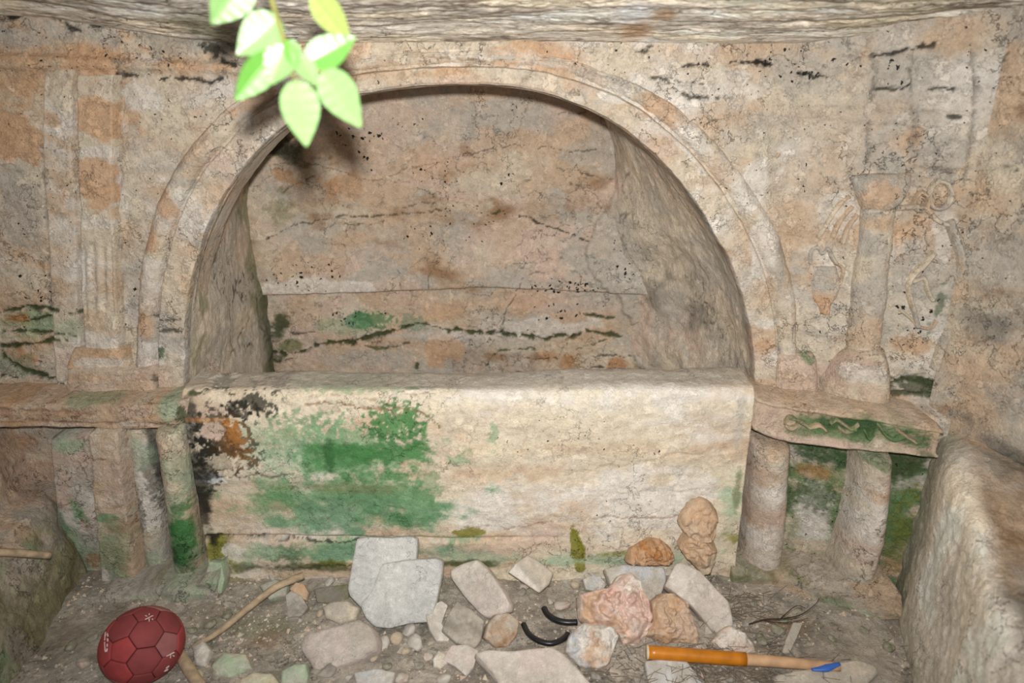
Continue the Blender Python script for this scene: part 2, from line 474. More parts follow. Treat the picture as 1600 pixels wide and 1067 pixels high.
WC = [
    ([(0, 31), (25, 27), (45, 20), (65, 8), (90, 4)], 3.5, 'black', .95, .01), ([(75, 25), (95, 30), (115, 42), (130, 46), (155, 40), (182, 35)], 2.4, 'soot_shade', .9, .006),
    ([(185, 115), (215, 116)], 2.4, 'black', .9, .004), ([(255, 122), (290, 121), (325, 127), (343, 123)], 2.6, 'black', .9, .005), ([(345, 92), (368, 99)], 3, 'black', .9, .004),
    ([(0, 486), (40, 482), (80, 486), (132, 485)], 3.6, 'dmoss', .95, .01), ([(0, 520), (60, 521), (120, 519)], 3.2, 'dmoss', .9, .008),
    ([(0, 543), (50, 538), (110, 528)], 3.6, 'dmoss', .95, .008), ([(40, 505), (60, 498), (100, 492)], 2.2, 'dmoss', .9, .006),
    ([(0, 555), (30, 577), (60, 584), (104, 595)], 4.4, 'dmoss', .95, .01), ([(0, 588), (22, 589)], 3.0, 'black', .9, .004),
    ([(248, 495), (290, 495)], 2.0, 'soot_shade', .8, .004), ([(250, 515), (290, 512)], 2.6, 'soot_shade', .85, .004),
    ([(1365, 88), (1400, 84), (1432, 74)], 3.0, 'black', .9, .005), ([(1436, 74), (1456, 72)], 4.2, 'black', .9, .004), ([(1180, 98), (1208, 101)], 2.6, 'black', .9, .004),
    ([(1245, 114), (1270, 115), (1290, 123)], 2.2, 'black', .9, .004), ([(1368, 137), (1400, 138)], 2.0, 'soot_shade', .9, .004), ([(1410, 138), (1422, 132)], 5.0, 'black', .9, .005),
    ([(1455, 138), (1492, 138)], 2.0, 'soot_shade', .9, .004), ([(1065, 106), (1105, 100)], 2.6, 'black', .9, .006), ([(1140, 98), (1175, 96), (1205, 99)], 2.4, 'black', .9, .005),
    ([(1015, 120), (1040, 128), (1060, 145), (1085, 153), (1120, 155)], 2.0, 'soot_shade', .85, .006), ([(1050, 127), (1100, 129)], 1.6, 'soot_shade', .8, .004),
    ([(985, 78), (1035, 73)], 2.2, 'soot_shade', .9, .006), ([(1518, 440), (1540, 452), (1560, 472), (1600, 488)], 3.4, 'dmoss', .95, .008), ([(1520, 303), (1560, 317), (1600, 319)], 2.0, 'soot_shade', .8, .005),
    ([(1390, 600), (1420, 590), (1450, 596), (1480, 604), (1530, 612), (1600, 620)], 7, 'dmoss', .85, .012), ([(1385, 615), (1440, 612), (1470, 622)], 5, 'dmoss', .85, .01),
    ([(1495, 182), (1480, 184)], 3.2, 'soot_shade', .9, .003),
    # worn joints between the courses
    ([(1366, 88), (1366, 140), (1362, 190), (1352, 260)], 2.0, 'dgrey', .7, .006), ([(1424, 110), (1428, 170), (1428, 270)], 2.4, 'dgrey', .55, .006), ([(1520, 70), (1526, 130), (1518, 250), (1512, 300)], 3.4, 'dgrey', .7, .010),
    ([(1262, 125), (1266, 165)], 2.0, 'dgrey', .6, .004), ([(1430, 262), (1500, 275)], 2.0, 'dgrey', .6, .005), ([(1400, 320), (1440, 325)], 1.8, 'soot_shade', .6, .004),
    ([(66, 230), (72, 330), (78, 480)], 3.0, 'dgrey', .6, .007), ([(190, 95), (187, 180), (190, 300)], 2.5, 'dgrey', .4, .004), ([(60, 200), (66, 235)], 3.5, 'white', .6, .0),
    ([(720, 100), (800, 96), (880, 100)], 1.6, 'brown', .5, .003), ([(0, 620), (60, 612), (120, 612)], 3.0, 'dgrey', .5, .006),
    ([(20, 700), (45, 745), (80, 820)], 2.5, 'brown', .6, .008), ([(40, 670), (75, 705)], 2.0, 'brown', .5, .006)]
cut = cracks(V, rgb, WC, upper, 0)
pit = pit_field(V, [(1250, 95, 90, 45, .75), (1400, 110, 60, 50, .6), (1000, 110, 60, 30, .5), (230, 80, 130, 30, .55), (60, 450, 60, 40, .6), (240, 450, 50, 70, .7),
                    (1210, 440, 30, 40, .6), (1430, 480, 50, 80, .7), (1560, 560, 50, 40, .5), (110, 100, 60, 20, .5), (270, 185, 40, 40, .4), (1100, 170, 40, 30, .4)], upper, 0, 0.34)
# pecked band and recessed strips of the face
def px_mask(poly, surf=upper):
    q = [P(x, y, surf) for x, y in poly]
    return pip(X, Z, [(p[0], p[2]) for p in q])
rel = np.zeros_like(X)
rel[px_mask([(-200, 86), (0, 84), (200, 92), (420, 100), (420, 118), (200, 108), (0, 106), (-200, 106)])] += 0.012
rel[px_mask([(1240, 165), (1360, 168), (1515, 178), (1512, 205), (1350, 190), (1240, 182)])] += 0.008
rel[px_mask([(1370, 90), (1425, 85), (1428, 135), (1368, 138)])] += 0.008
rel[px_mask([(1432, 205), (1512, 205), (1508, 268), (1432, 262)])] += 0.010
for _ in range(3):
    rel = (rel + np.roll(rel, 1, 0) + np.roll(rel, -1, 0) + np.roll(rel, 1, 1) + np.roll(rel, -1, 1)) / 5
V[..., 1] = Y - dsp - rel + cut
V[..., 2] += 0.006 * (fbm(V, 20, 3, 12) - 0.5)
cx = 0.25 * (X[:-1, :-1] + X[1:, 1:]) * 2
cz = 0.25 * (Z[:-1, :-1] + Z[1:, 1:]) * 2
hole = pip(cx, cz, arch_poly) | ((cx > CH0 + 0.03) & (cx < CH1 - 0.03) & (cz < SILL))
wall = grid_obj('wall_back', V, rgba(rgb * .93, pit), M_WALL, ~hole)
tag(wall, 'weathered cream and tan rock-cut wall face around the arched niche', 'wall', kind='structure')

# --- niche: vault and back
DEPTH = 0.63
FRONT = -0.032
sh = resample(np.array([P(x, y, upper, FRONT) for x, y in INNER]), 330)
sh[:, 1] = 0
leg = np.arange(0.22, sh[0, 2] - 0.004, 0.008)
sh = np.vstack([np.stack([np.full_like(leg, sh[0, 0]), 0 * leg, leg], -1), sh, np.stack([np.full_like(leg, sh[-1, 0]), 0 * leg, leg], -1)[::-1]])
ys = np.linspace(FRONT + 0.002, DEPTH + 0.03, 130)
V = np.zeros((len(ys), len(sh), 3))
V[..., 0] = sh[None, :, 0]; V[..., 1] = ys[:, None]; V[..., 2] = sh[None, :, 2]
cxm = 0.5 * (sh[0, 0] + sh[-1, 0])
nx = V[..., 0] - cxm; nz_ = V[..., 2] - 0.45
nl = np.hypot(nx, nz_); nx /= nl; nz_ /= nl
fade = sst(0, 0.06, ys - FRONT)[:, None]
dsp = fade * (0.03 * (fbm(V, 3.5, 3, 21) - 0.5) + 0.016 * (fbm(V, (10, 10, 10), 4, 22) - 0.5) + 0.006 * (fbm(V, 45, 3, 23) - 0.5) + 0.01 * (fbm(V, (20, 3, 20), 3, 24) - 0.5))
# slight swell of the right haunch where plaster still clings
bend = sst(cxm + 0.25, cxm + 0.55, V[..., 0]) * sst(1.30, 1.0, V[..., 2]) * np.clip((V[..., 1] - 0.08) / (DEPTH - 0.08), 0, 1) ** 2.2 * 0.20
rough_r = sst(cxm + 0.2, cxm + 0.6, V[..., 0]) * sst(1.1, 0.9, V[..., 2]) * sst(0.1, 0.35, V[..., 1])
dsp = dsp - bend - rough_r * (0.02 + 0.05 * (fbm(V, 7, 3, 26) - 0.35))
th = np.arctan2(V[..., 2] - 0.585, np.abs(V[..., 0] - cxm))
th = np.clip(th, 0, math.pi / 2)
lside = sst(cxm + 0.45, cxm - 0.05, V[..., 0])
dfr = np.clip((V[..., 1] - FRONT - 0.02) / (DEPTH - FRONT), 0, 1) ** 0.65
dsp = dsp + dfr * (0.17 * np.sin(2 * th) ** 1.5 * lside + 0.07 * np.sin(th) ** 4)
V[..., 0] += nx * dsp; V[..., 2] += nz_ * dsp
rgb = base_tone(V, [('grey', 1.0), ('cream', 0.5), ('pink', .25), ('dgrey', .12)], 31, 5, (1, .6, 1), 20)
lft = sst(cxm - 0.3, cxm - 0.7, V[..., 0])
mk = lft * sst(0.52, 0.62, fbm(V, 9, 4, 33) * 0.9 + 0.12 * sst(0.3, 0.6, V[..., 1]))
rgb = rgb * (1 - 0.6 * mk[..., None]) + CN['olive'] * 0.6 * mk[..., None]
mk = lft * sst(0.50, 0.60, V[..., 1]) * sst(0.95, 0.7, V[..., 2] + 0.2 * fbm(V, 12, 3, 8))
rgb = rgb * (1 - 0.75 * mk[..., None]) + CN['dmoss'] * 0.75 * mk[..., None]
crk = np.abs(fbm(V, (3, 7, 9), 4, 35) - 0.5)
mk = sst(0.012, 0.004, crk) * sst(0.45, 0.6, fbm(V, 4, 2, 36)) * lft
rgb = rgb * (1 - 0.85 * mk[..., None]) + CN['soot_shade'] * 0.85 * mk[..., None]
mk = (1 - lft) * sst(0.010, 0.003, crk) * sst(0.5, 0.6, fbm(V, 4, 2, 37)) * 0.6
rgb = rgb * (1 - mk[..., None]) + CN['soot_shade'] * mk[..., None]
vault = grid_obj('ceiling_niche', V, rgba(np.clip(rgb * 1.28, 0, .9), 0.2 + 0 * crk), M_NICHE)
tag(vault, 'grey curved inner side of the arched niche', 'ceiling', kind='structure')

x0, x1 = sh[:, 0].min() - 0.10, sh[:, 0].max() + 0.06
xs = np.arange(x0, x1, 0.0038); zs = np.arange(0.20, 1.56, 0.0038)
X, Z = np.meshgrid(xs, zs)
V = np.stack([X, np.full_like(X, DEPTH), Z], -1)
back = lambda x: DEPTH
rgb = base_tone(V, [('tan', 1.0), ('cream', 0.5), ('pink', 0.6), ('grey', 0.5), ('brown', .12)], 41, 4.5)
NB = [
    (600, 190, 90, 40, 'pink', .6, 's'), (560, 300, 90, 60, 'tan', .5, 's'), (540, 230, 60, 40, 'tan', .8, 's'), (450, 240, 60, 26, 'dmoss', .75, 's', -15), (430, 220, 30, 40, 'soot_shade', .75, 's'),
    (480, 300, 60, 60, 'brown', .45, 's'), (545, 290, 30, 40, 'rust', .4, 's', 20), (440, 320, 30, 40, 'olive', .5, 's'), (495, 345, 22, 16, 'brown', .6, 's'), (455, 275, 50, 14, 'rust', .5, 's', -8),
    (700, 200, 30, 60, 'cream', .4, 's'), (680, 260, 80, 30, 'orange', .4, 's'), (760, 290, 40, 40, 'cream', .6, 's'), (820, 180, 90, 40, 'grey', .4, 's'),
    (880, 270, 90, 60, 'tan', .6, 's'), (930, 230, 60, 50, 'grey', .7, 's'), (800, 380, 130, 40, 'pink', .5, 's'), (650, 380, 30, 60, 'tan', .8, 's'), (480, 410, 80, 30, 'tan', .7, 's'),
    (500, 446, 100, 12, 'white', .65, 'h'), (700, 443, 60, 10, 'tan', .7, 's'), (800, 437, 120, 10, 'grey', .6, 's'), (640, 480, 70, 20, 'pink', .5, 's'), (470, 490, 60, 26, 'tan', .6, 's'),
    (560, 502, 22, 14, 'teal', .85, 'h'), (585, 500, 50, 18, 'green', .75, 'k'), (640, 505, 30, 20, 'teal', .5, 'k'), (530, 510, 60, 18, 'lgreen', .4, 's'), (700, 485, 60, 26, 'orange', .5, 's'),
    (436, 515, 16, 44, 'dmoss', .9, 's', -12), (412, 540, 30, 60, 'dmoss', .9, 's'), (450, 540, 40, 12, 'olive', .8, 's'), (580, 560, 110, 20, 'grey', .8, 's'), (700, 545, 30, 25, 'orange', .7, 'h'),
    (740, 560, 60, 24, 'brown', .3, 's'), (850, 510, 90, 16, 'white', .55, 'h'), (810, 470, 70, 26, 'orange', .45, 's'), (900, 490, 60, 10, 'orange', .5, 's'), (890, 570, 22, 18, 'rust', .7, 's'),
    (970, 565, 26, 14, 'rust', .7, 's'), (850, 555, 30, 12, 'rust', .5, 's'), (850, 540, 100, 16, 'cream', .5, 's'), (920, 480, 60, 20, 'pink', .5, 's'), (700, 525, 160, 8, 'white', .4, 's'),
    (985, 380, 55, 110, 'grey', .85, 's'), (990, 400, 45, 70, 'white', .45, 's'), (1010, 560, 30, 30, 'olive', .5, 's'), (1015, 520, 14, 30, 'dmoss', .75, 's'), (700, 320, 120, 10, 'cream', .3, 's')]
blobs(V, rgb, NB, back, 0, 12)
NC = [
    ([(420, 258), (480, 254), (530, 265), (568, 281), (600, 279), (640, 262), (700, 250)], 1.4, 'brown', .75, .003), ([(440, 300), (465, 287), (490, 275)], 1.2, 'soot_shade', .6, .002),
    ([(415, 371), (470, 350), (530, 340), (600, 336), (690, 328)], 1.6, 'soot_shade', .8, .004), ([(540, 353), (600, 346)], 1.6, 'soot_shade', .7, .003), ([(730, 240), (800, 229), (825, 226), (900, 238), (930, 235)], 1.2, 'soot_shade', .7, .002),
    ([(755, 334), (787, 329)], 2.0, 'dmoss', .9, .003), ([(812, 335), (845, 348), (880, 363), (918, 376)], 1.8, 'soot_shade', .9, .003), ([(630, 325), (660, 316), (700, 318)], 1.2, 'soot_shade', .6, .002),
    ([(425, 549), (460, 551), (500, 538), (550, 533), (600, 520), (650, 509), (690, 512), (740, 520), (800, 522), (850, 528), (905, 526)], 5.0, 'dmoss', .95, .012),
    ([(570, 540), (600, 546), (640, 534)], 3.0, 'dmoss', .8, .005), ([(455, 522), (500, 520)], 2.0, 'soot_shade', .8, .004), ([(415, 563), (455, 560)], 2.6, 'dmoss', .9, .004),
    ([(757, 572), (770, 552), (800, 546), (835, 543)], 2.2, 'dmoss', .85, .005), ([(812, 556), (870, 562)], 2.0, 'soot_shade', .85, .004), ([(905, 491), (960, 497)], 3.0, 'dmoss', .9, .006), ([(918, 517), (972, 526)], 5.0, 'dmoss', .9, .008),
    ([(900, 545), (950, 532)], 2.0, 'soot_shade', .8, .004), ([(935, 555), (985, 556)], 2.2, 'soot_shade', .8, .004), ([(925, 575), (1000, 577)], 2.4, 'soot_shade', .9, .004), ([(808, 584), (858, 583)], 2.8, 'black', .9, .005),
    ([(783, 520), (790, 490), (803, 465), (818, 432)], 2.0, 'soot_shade', .7, .003), ([(655, 577), (656, 570)], 6.0, 'dmoss', .9, .006), ([(765, 417), (860, 405), (910, 398)], 1.2, 'soot_shade', .5, .002),
    ([(915, 270), (960, 280)], 1.4, 'soot_shade', .6, .003), ([(870, 262), (950, 278)], 1.4, 'soot_shade', .6, .003), ([(890, 285), (955, 305)], 1.4, 'soot_shade', .6, .003), ([(870, 180), (915, 177)], 1.4, 'soot_shade', .6, .003),
    ([(820, 425), (860, 421), (900, 420), (925, 446)], 1.4, 'soot_shade', .5, .002), ([(672, 450), (671, 430), (678, 415)], 1.2, 'soot_shade', .7, .002)]
cut = cracks(V, rgb, NC, back, 0, seed=4)
pit = pit_field(V, [(560, 215, 60, 22, .9), (570, 245, 20, 40, .8), (690, 270, 50, 26, .75), (790, 275, 26, 22, .85), (655, 370, 30, 26, .85), (480, 430, 80, 30, .75), (870, 445, 90, 20, .95),
                    (880, 485, 80, 20, .9), (985, 400, 40, 55, .85), (740, 350, 90, 50, .5), (560, 490, 60, 24, .7), (830, 180, 60, 40, .4), (640, 195, 40, 30, .5), (780, 520, 150, 60, .4)], back, 0, 0.14)
zl = np.interp(X, [P(395, 458, back)[0], P(560, 455, back)[0], P(760, 448, back)[0], P(960, 456, back)[0]],
               [P(395, 460, back)[2], P(560, 456, back)[2], P(760, 447, back)[2], P(960, 455, back)[2]])
zz = Z + 0.008 * (fbm(V, 12, 3, 44) - 0.5)
shelf = 0.030 * sst(-0.004, 0.006, zz - zl) * sst(0.16, 0.03, zz - zl) + 0.006 * sst(0, 0.01, zz - zl)
pl = [P(x, y, back) for x, y in [(985, 255), (960, 300), (940, 340), (918, 392), (935, 430), (960, 462), (975, 490), (985, 505), (1010, 500), (1120, 480), (1120, 255)]]
pm = pip(X + 0.09 * (fbm(V, 9, 5, 46, .6) - .5), Z + 0.09 * (fbm(V, 9, 5, 47, .6) - .5), [(p[0], p[2]) for p in pl]).astype(float)
for _ in range(2):
    pm = (pm + np.roll(pm, 1, 0) + np.roll(pm, -1, 0) + np.roll(pm, 1, 1) + np.roll(pm, -1, 1)) / 5
rgb = rgb * (1 - 0.55 * pm[..., None]) + CN['grey'] * 0.55 * pm[..., None]
swell = 0.10 * sst(P(960, 400, back)[0], P(1090, 400, back)[0], X) ** 1.3
dsp = 0.024 * (fbm(V, 3.3, 3, 48) - 0.5) + 0.010 * (fbm(V, (9, 9, 14), 4, 49) - 0.5) + 0.004 * (fbm(V, 45, 3, 50) - 0.5)
V[..., 1] += cut - dsp - shelf - 0.016 * pm - swell
nb = grid_obj('wall_niche', V, rgba(rgb * 1.05, pit), M_NICHE)
tag(nb, 'tan back wall of the arched niche with a ledge and dark cracks', 'wall', kind='structure')

# floor of the burial trough
g = np.meshgrid(np.linspace(x0, x1, 120), np.linspace(-0.05, DEPTH + 0.03, 60))
V = np.stack([g[0], g[1], 0.30 + 0.03 * (fbm(np.stack([g[0], g[1], 0 * g[0]], -1), 7, 4, 52) - .5)], -1)
o = grid_obj('floor_niche', V, rgba(base_tone(V, [('earth', 1), ('dearth', .6)], 53, 9), 0 * g[0]), M_EARTH)
tag(o, 'earthy bottom of the burial trough inside the niche', 'floor', kind='structure')

# --- ceiling: low striated rock, its lip turns up behind the hanging twig
xs = np.linspace(-2.0, 1.75, 620)
path = [(0.10, 0.0), (-0.86, 0.0), (-0.95, 0.03), (-0.985, 0.12), (-1.0, 0.3), (-1.0, 0.8)]
pp = resample(np.array([(a, b, 0) for a, b in path[:2]]), 300)
pp = np.vstack([pp, resample(np.array([(a, b, 0) for a, b in path[1:]]), 40)[1:]])
V = np.zeros((len(pp), len(xs), 3))
V[..., 0] = xs[None]; V[..., 1] = pp[:, 0][:, None]
zc_ = 1.462 + 0.055 * sst(-0.65, -1.25, xs) + 0.006 * np.sin(xs * 3)
zc_ = zc_ - 0.012 * np.exp(-((xs - 0.55) / 0.3) ** 2) + 0.02 * sst(0.75, 1.1, xs)
V[..., 2] = zc_[None] + pp[:, 1][:, None] - 0.21 * np.minimum(V[..., 1], 0) * sst(0.05, -0.12, V[..., 1])
rd = np.abs(fbm(V, (2.2, 15, 6), 5, 61, .55) - 0.5)
rd2 = np.abs(fbm(V, (7, 40, 10), 4, 62, .6) - 0.5)
dsp = 0.030 * (fbm(V, (1.6, 6, 3), 4, 63) - 0.5) + 0.040 * rd + 0.026 * rd2 + 0.006 * (fbm(V, (30, 60, 30), 3, 64) - .5)
wallfade = sst(0.03, -0.10, V[..., 1])
V[..., 2] += dsp * (0.35 + 0.65 * wallfade) - 0.006
rgb = base_tone(V, [('grey', 1.0), ('white', .5), ('cream', .8), ('dgrey', .15)], 65, 3.2, (1, 4, 1))
mk = sst(0.02, 0.006, rd) * 0.7 * sst(.4, .6, fbm(V, (3, 8, 3), 3, 66))
rgb = rgb * (1 - mk[..., None]) + lin((74, 54, 42)) * mk[..., None]
mk = sst(0.014, 0.004, rd2) * 0.6
rgb = rgb * (1 - mk[..., None]) + lin((84, 66, 54)) * mk[..., None]
for px, py, r, c, s in [(992, 52, .05, 'brown', .8), (1036, 28, .03, 'brown', .7), (990, 24, .05, 'bluegrey', .6), (330, 50, .10, 'dmoss', .55), (1400, 40, .15, 'olive', .25)]:
    d = ray(px, py); q = CAM + d * ((1.452 - CAM[2] - 0.21 * CAM[1]) / (d[2] + 0.21 * d[1]))
    m = s * sst(1.2, .3, np.hypot((V[..., 0] - q[0]) / r, (V[..., 1] - q[1]) / (r * 1.6)) + .6 * (fbm(V, 25, 3, 67) - .5))
    rgb = rgb * (1 - m[..., None]) + CN[c] * m[..., None]
o = grid_obj('ceiling', V, rgba(np.clip(rgb * 1.45, 0, .9), 0 * rd), M_CEIL, flip=True)
tag(o, 'low striated grey rock ceiling along the top edge', 'ceiling', kind='structure')

# --- floor
xs = np.arange(-1.75, 1.75, 0.006); ysf = np.arange(-2.3, 0.06, 0.006)
X, Yg = np.meshgrid(xs, ysf)
V = np.stack([X, Yg, 0 * X], -1)
def floor_h(V):
    return (0.035 * (fbm(V, 3.0, 3, 71) - 0.5) + 0.022 * (fbm(V, 11, 4, 72) - 0.5) + 0.010 * (fbm(V, 42, 3, 73) - 0.5))
V[..., 2] = floor_h(V)
rgb = base_tone(V, [('earth', 1.0), ('dearth', 0.22), ('grey', 0.8), ('dgrey', .25)], 74, 14, (1, 1, 1))
n = fbm(V, 90, 2, 75)
m = sst(0.70, 0.78, n)[..., None]
rgb = rgb * (1 - .6 * m) + CN['cream'] * .6 * m
for px, py, rx, ry, c, s in [(400, 980, .16, .05, 'olive', .5), (420, 1000, .06, .04, 'rust', .3), (330, 950, .1, .04, 'dearth', .5), (60, 1010, .15, .12, 'dearth', .5), (1230, 975, .08, .05, 'brown', .5),
                             (1340, 1000, .16, .06, 'earth', .4), (860, 930, .14, .05, 'earth', .6), (500, 925, .1, .03, 'dmoss', .35), (360, 900, .06, .04, 'moss', .5)]:
    q = G(px, py)
    m = s * sst(1.2, .3, np.hypot((X - q[0]) / rx, (Yg - q[1]) / ry) + .8 * (fbm(V, 15, 3, 76) - .5))[..., None]
    rgb = rgb * (1 - m) + CN[c] * m
floor = grid_obj('floor', V, rgba(rgb, 0 * X), M_EARTH)
tag(floor, 'dusty earth floor strewn with rubble', 'floor', kind='structure')

# --- right-hand side wall
s_ = np.arange(-0.02, 1.35, 0.007); zs = np.arange(-0.05, 1.6, 0.007)
S_, Z = np.meshgrid(s_, zs)
V = np.stack([CORN[0] + S_ * 0.46, CORN[1] - 0.02 - S_ * 0.89, Z], -1)
Vb = V.copy()
dsp = 0.06 * (fbm(V, 3.0, 3, 81) - 0.5) + 0.03 * (fbm(V, (9, 9, 12), 4, 82) - 0.5) + 0.008 * (fbm(V, 40, 3, 83) - .5)
V[..., 0] -= dsp * .9 * sst(0, .06, S_); V[..., 1] -= dsp * .45 * sst(0, .06, S_)
rgb = base_tone(V, [('grey', 1.0), ('tan', .5), ('cream', .4), ('dgrey', .4), ('brown', .08)], 84, 6, (1, 1, 1.6), 20)
m = sst(0.62, 0.45, Z + .1 * fbm(V, 10, 3, 85))[..., None] * sst(.45, .62, fbm(V, 8, 3, 86))[..., None] * .7
rgb = rgb * (1 - m) + CN['olive'] * m
crk = np.abs(fbm(V, (4, 4, 9), 4, 87) - .5)
m = (sst(.012, .004, crk) * sst(.5, .6, fbm(V, 4, 2, 88)) * .8)[..., None]
rgb = rgb * (1 - m) + CN['soot_shade'] * m
o = grid_obj('wall_right', V, rgba(rgb, 0.25 + 0 * Z), M_WALL)
tag(o, 'rough grey-brown side wall at the right edge', 'wall', kind='structure')

# --- left-hand side wall, beyond the frame
s_ = np.arange(0, 1.3, 0.02); zs = np.arange(-0.05, 1.62, 0.02)
S_, Z = np.meshgrid(s_, zs)
V = np.stack([-1.66 + 0 * S_, 0.03 - S_, Z], -1)
V[..., 0] += 0.09 * (fbm(V, 3, 4, 91) - .5) - 0.18 * S_ + .03
rgb = base_tone(V, [('grey', 1.0), ('tan', .6), ('cream', .6)], 92, 5)
o = grid_obj('wall_left', V, rgba(rgb, 0.1 + 0 * Z), M_WALL, flip=True)
tag(o, 'rough rock side wall beyond the left edge', 'wall', kind='structure')

# ------------------------------------------------------------------ carved stonework standing proud of the wall
# tomb chest
xs = np.arange(CH0, CH1, 0.0036)
path = np.array([(0.035, 0.20), (0.030, 0.50), (0.022, 0.572), (0.0, 0.588), (-0.06, 0.590), (-0.112, 0.589), (-0.134, 0.578), (-0.141, 0.55), (-0.142, 0.40), (-0.146, 0.25), (-0.150, 0.10), (-0.155, -0.06)])
pp = resample(np.stack([path[:, 0], path[:, 1], 0 * path[:, 0]], -1), 300)
V = np.zeros((len(pp), len(xs), 3))
V[..., 0] = xs[None]; V[..., 1] = pp[:, 0][:, None]; V[..., 2] = pp[:, 1][:, None]
frontness = sst(-0.09, -0.135, V[..., 1])
slope = np.interp(xs, [CH0, 0, CH1], [0.0, -0.004, 0.006])
V[..., 2] += slope[None] * sst(.3, .55, V[..., 2])
dsp = 0.018 * (fbm(V, 3.0, 3, 101) - .5) + 0.016 * (fbm(V, (7, 7, 16), 4, 102) - .5) + 0.005 * (fbm(V, (30, 30, 45), 3, 103) - .5)
rgb = base_tone(V, [('cream', 1.0), ('yellow', .7), ('white', .5), ('tan', .35)], 104, 4, (.7, 1, 2.4))
CB = [
    (560, 628, 250, 30, 'yellow', .75, 's'), (900, 640, 220, 40, 'yellow', .6, 's'), (1010, 690, 150, 30, 'yellow', .5, 's'), (760, 700, 60, 60, 'yellow', .6, 's'), (1100, 640, 60, 30, 'cream', .7, 's'),
    (830, 735, 60, 18, 'tan', .65, 's'), (900, 700, 180, 14, 'tan', .45, 's'), (760, 740, 80, 20, 'tan', .6, 's'), (1040, 735, 120, 14, 'white', .7, 's'),
    (990, 795, 150, 60, 'white', .9, 's'), (1020, 770, 150, 40, 'white', .85, 's'), (770, 790, 110, 36, 'white', .9, 's'), (760, 815, 80, 20, 'white', .8, 's'), (950, 865, 160, 12, 'pgreen', .6, 's'), (850, 820, 40, 24, 'pink', .7, 's'), (800, 850, 100, 16, 'pink', .55, 's'),
    (400, 700, 50, 50, 'pgreen', .5, 's'), (350, 640, 60, 14, 'pink', .7, 's'), (470, 650, 70, 40, 'yellow', .8, 's'), (340, 745, 50, 12, 'bluegrey', .8, 's'), (360, 790, 60, 26, 'tan', .7, 's'), (450, 755, 130, 8, 'brown', .45, 's'),
    (470, 600, 120, 12, 'pgreen', .6, 's'), (420, 600, 40, 14, 'dgrey', .6, 's'), (560, 606, 120, 10, 'lgreen', .5, 'k'), (640, 604, 40, 8, 'green', .45, 'k'),
    # algae
    (470, 690, 90, 60, 'lgreen', .7, 'k'), (440, 720, 80, 50, 'pgreen', .5, 's'), (560, 695, 120, 56, 'lgreen', .75, 'k'), (620, 665, 70, 44, 'green', .85, 'k'), (550, 785, 200, 66, 'lgreen', .9, 's'), (560, 800, 130, 44, 'teal', .5, 's'), (560, 725, 140, 44, 'lgreen', .8, 's'),
    (545, 715, 90, 36, 'green', .85, 's'), (610, 708, 110, 32, 'green', .9, 's'), (516, 712, 12, 40, 'dgreen', .7, 's'), (590, 775, 120, 40, 'green', .4, 's'), (560, 705, 50, 16, 'green', .9, 's'), (662, 675, 12, 28, 'green', .9, 's'), (640, 660, 14, 24, 'green', .7, 'k'),
    (600, 740, 100, 16, 'green', .6, 's'), (540, 760, 120, 10, 'olive', .55, 's'), (660, 790, 36, 44, 'lgreen', .8, 'k'), (670, 760, 30, 40, 'green', .5, 'k'), (430, 785, 50, 26, 'green', .5, 'k'), (600, 810, 70, 18, 'green', .45, 's'),
    (770, 680, 12, 24, 'lgreen', .6, 'k'), (715, 718, 24, 8, 'lgreen', .6, 'k'),
    (450, 862, 60, 24, 'dgreen', .8, 's'), (540, 858, 140, 26, 'lgreen', .85, 's'), (560, 860, 80, 16, 'teal', .6, 's'), (480, 880, 180, 9, 'dmoss', .8, 's'), (400, 860, 60, 16, 'pgreen', .7, 's'), (720, 838, 60, 12, 'lgreen', .6, 'k'), (700, 860, 80, 12, 'teal', .5, 's'), (760, 870, 100, 10, 'pgreen', .6, 's'),
    (345, 862, 34, 30, 'moss', .9, 's'), (365, 855, 16, 10, 'white', .7, 'h'), (600, 876, 160, 7, 'moss', .55, 's'), (720, 876, 70, 7, 'dmoss', .8, 's'), (735, 828, 26, 6, 'moss', .85, 'h'), (900, 850, 10, 32, 'moss', .9, 'h', 12), (980, 858, 80, 7, 'moss', .7, 's', 8), (940, 872, 120, 8, 'pgreen', .8, 's'),
    (1140, 790, 26, 70, 'pgreen', .8, 's'), (1150, 770, 8, 60, 'olive', .7, 's'), (1155, 660, 10, 50, 'grey', .7, 's'), (1140, 835, 26, 14, 'moss', .85, 's'),
    # soot and lichen in the upper left corner; black strips paint the shade of the gap
    (350, 685, 70, 66, 'soot_shade', .85, 'k'), (360, 690, 40, 50, 'rust', .6, 'k'), (340, 700, 50, 60, 'black', .6, 'k'), (365, 670, 20, 30, 'rust', .85, 'k'), (325, 720, 30, 60, 'black', .75, 'k'), (400, 630, 46, 26, 'soot_shade', .9, 'k'), (375, 640, 40, 20, 'black', .8, 'k'), (308, 720, 18, 130, 'black', .85, 's'), (320, 800, 14, 46, 'black', .8, 's'), (335, 655, 60, 5, 'rust', .6, 's'),
    (425, 600, 26, 18, 'soot_shade', .6, 'k'), (335, 672, 20, 14, 'pink', .9, 'h'), (350, 720, 30, 14, 'cream', .6, 'k')]
blobs(V, rgb, CB, lower, 0, 13)
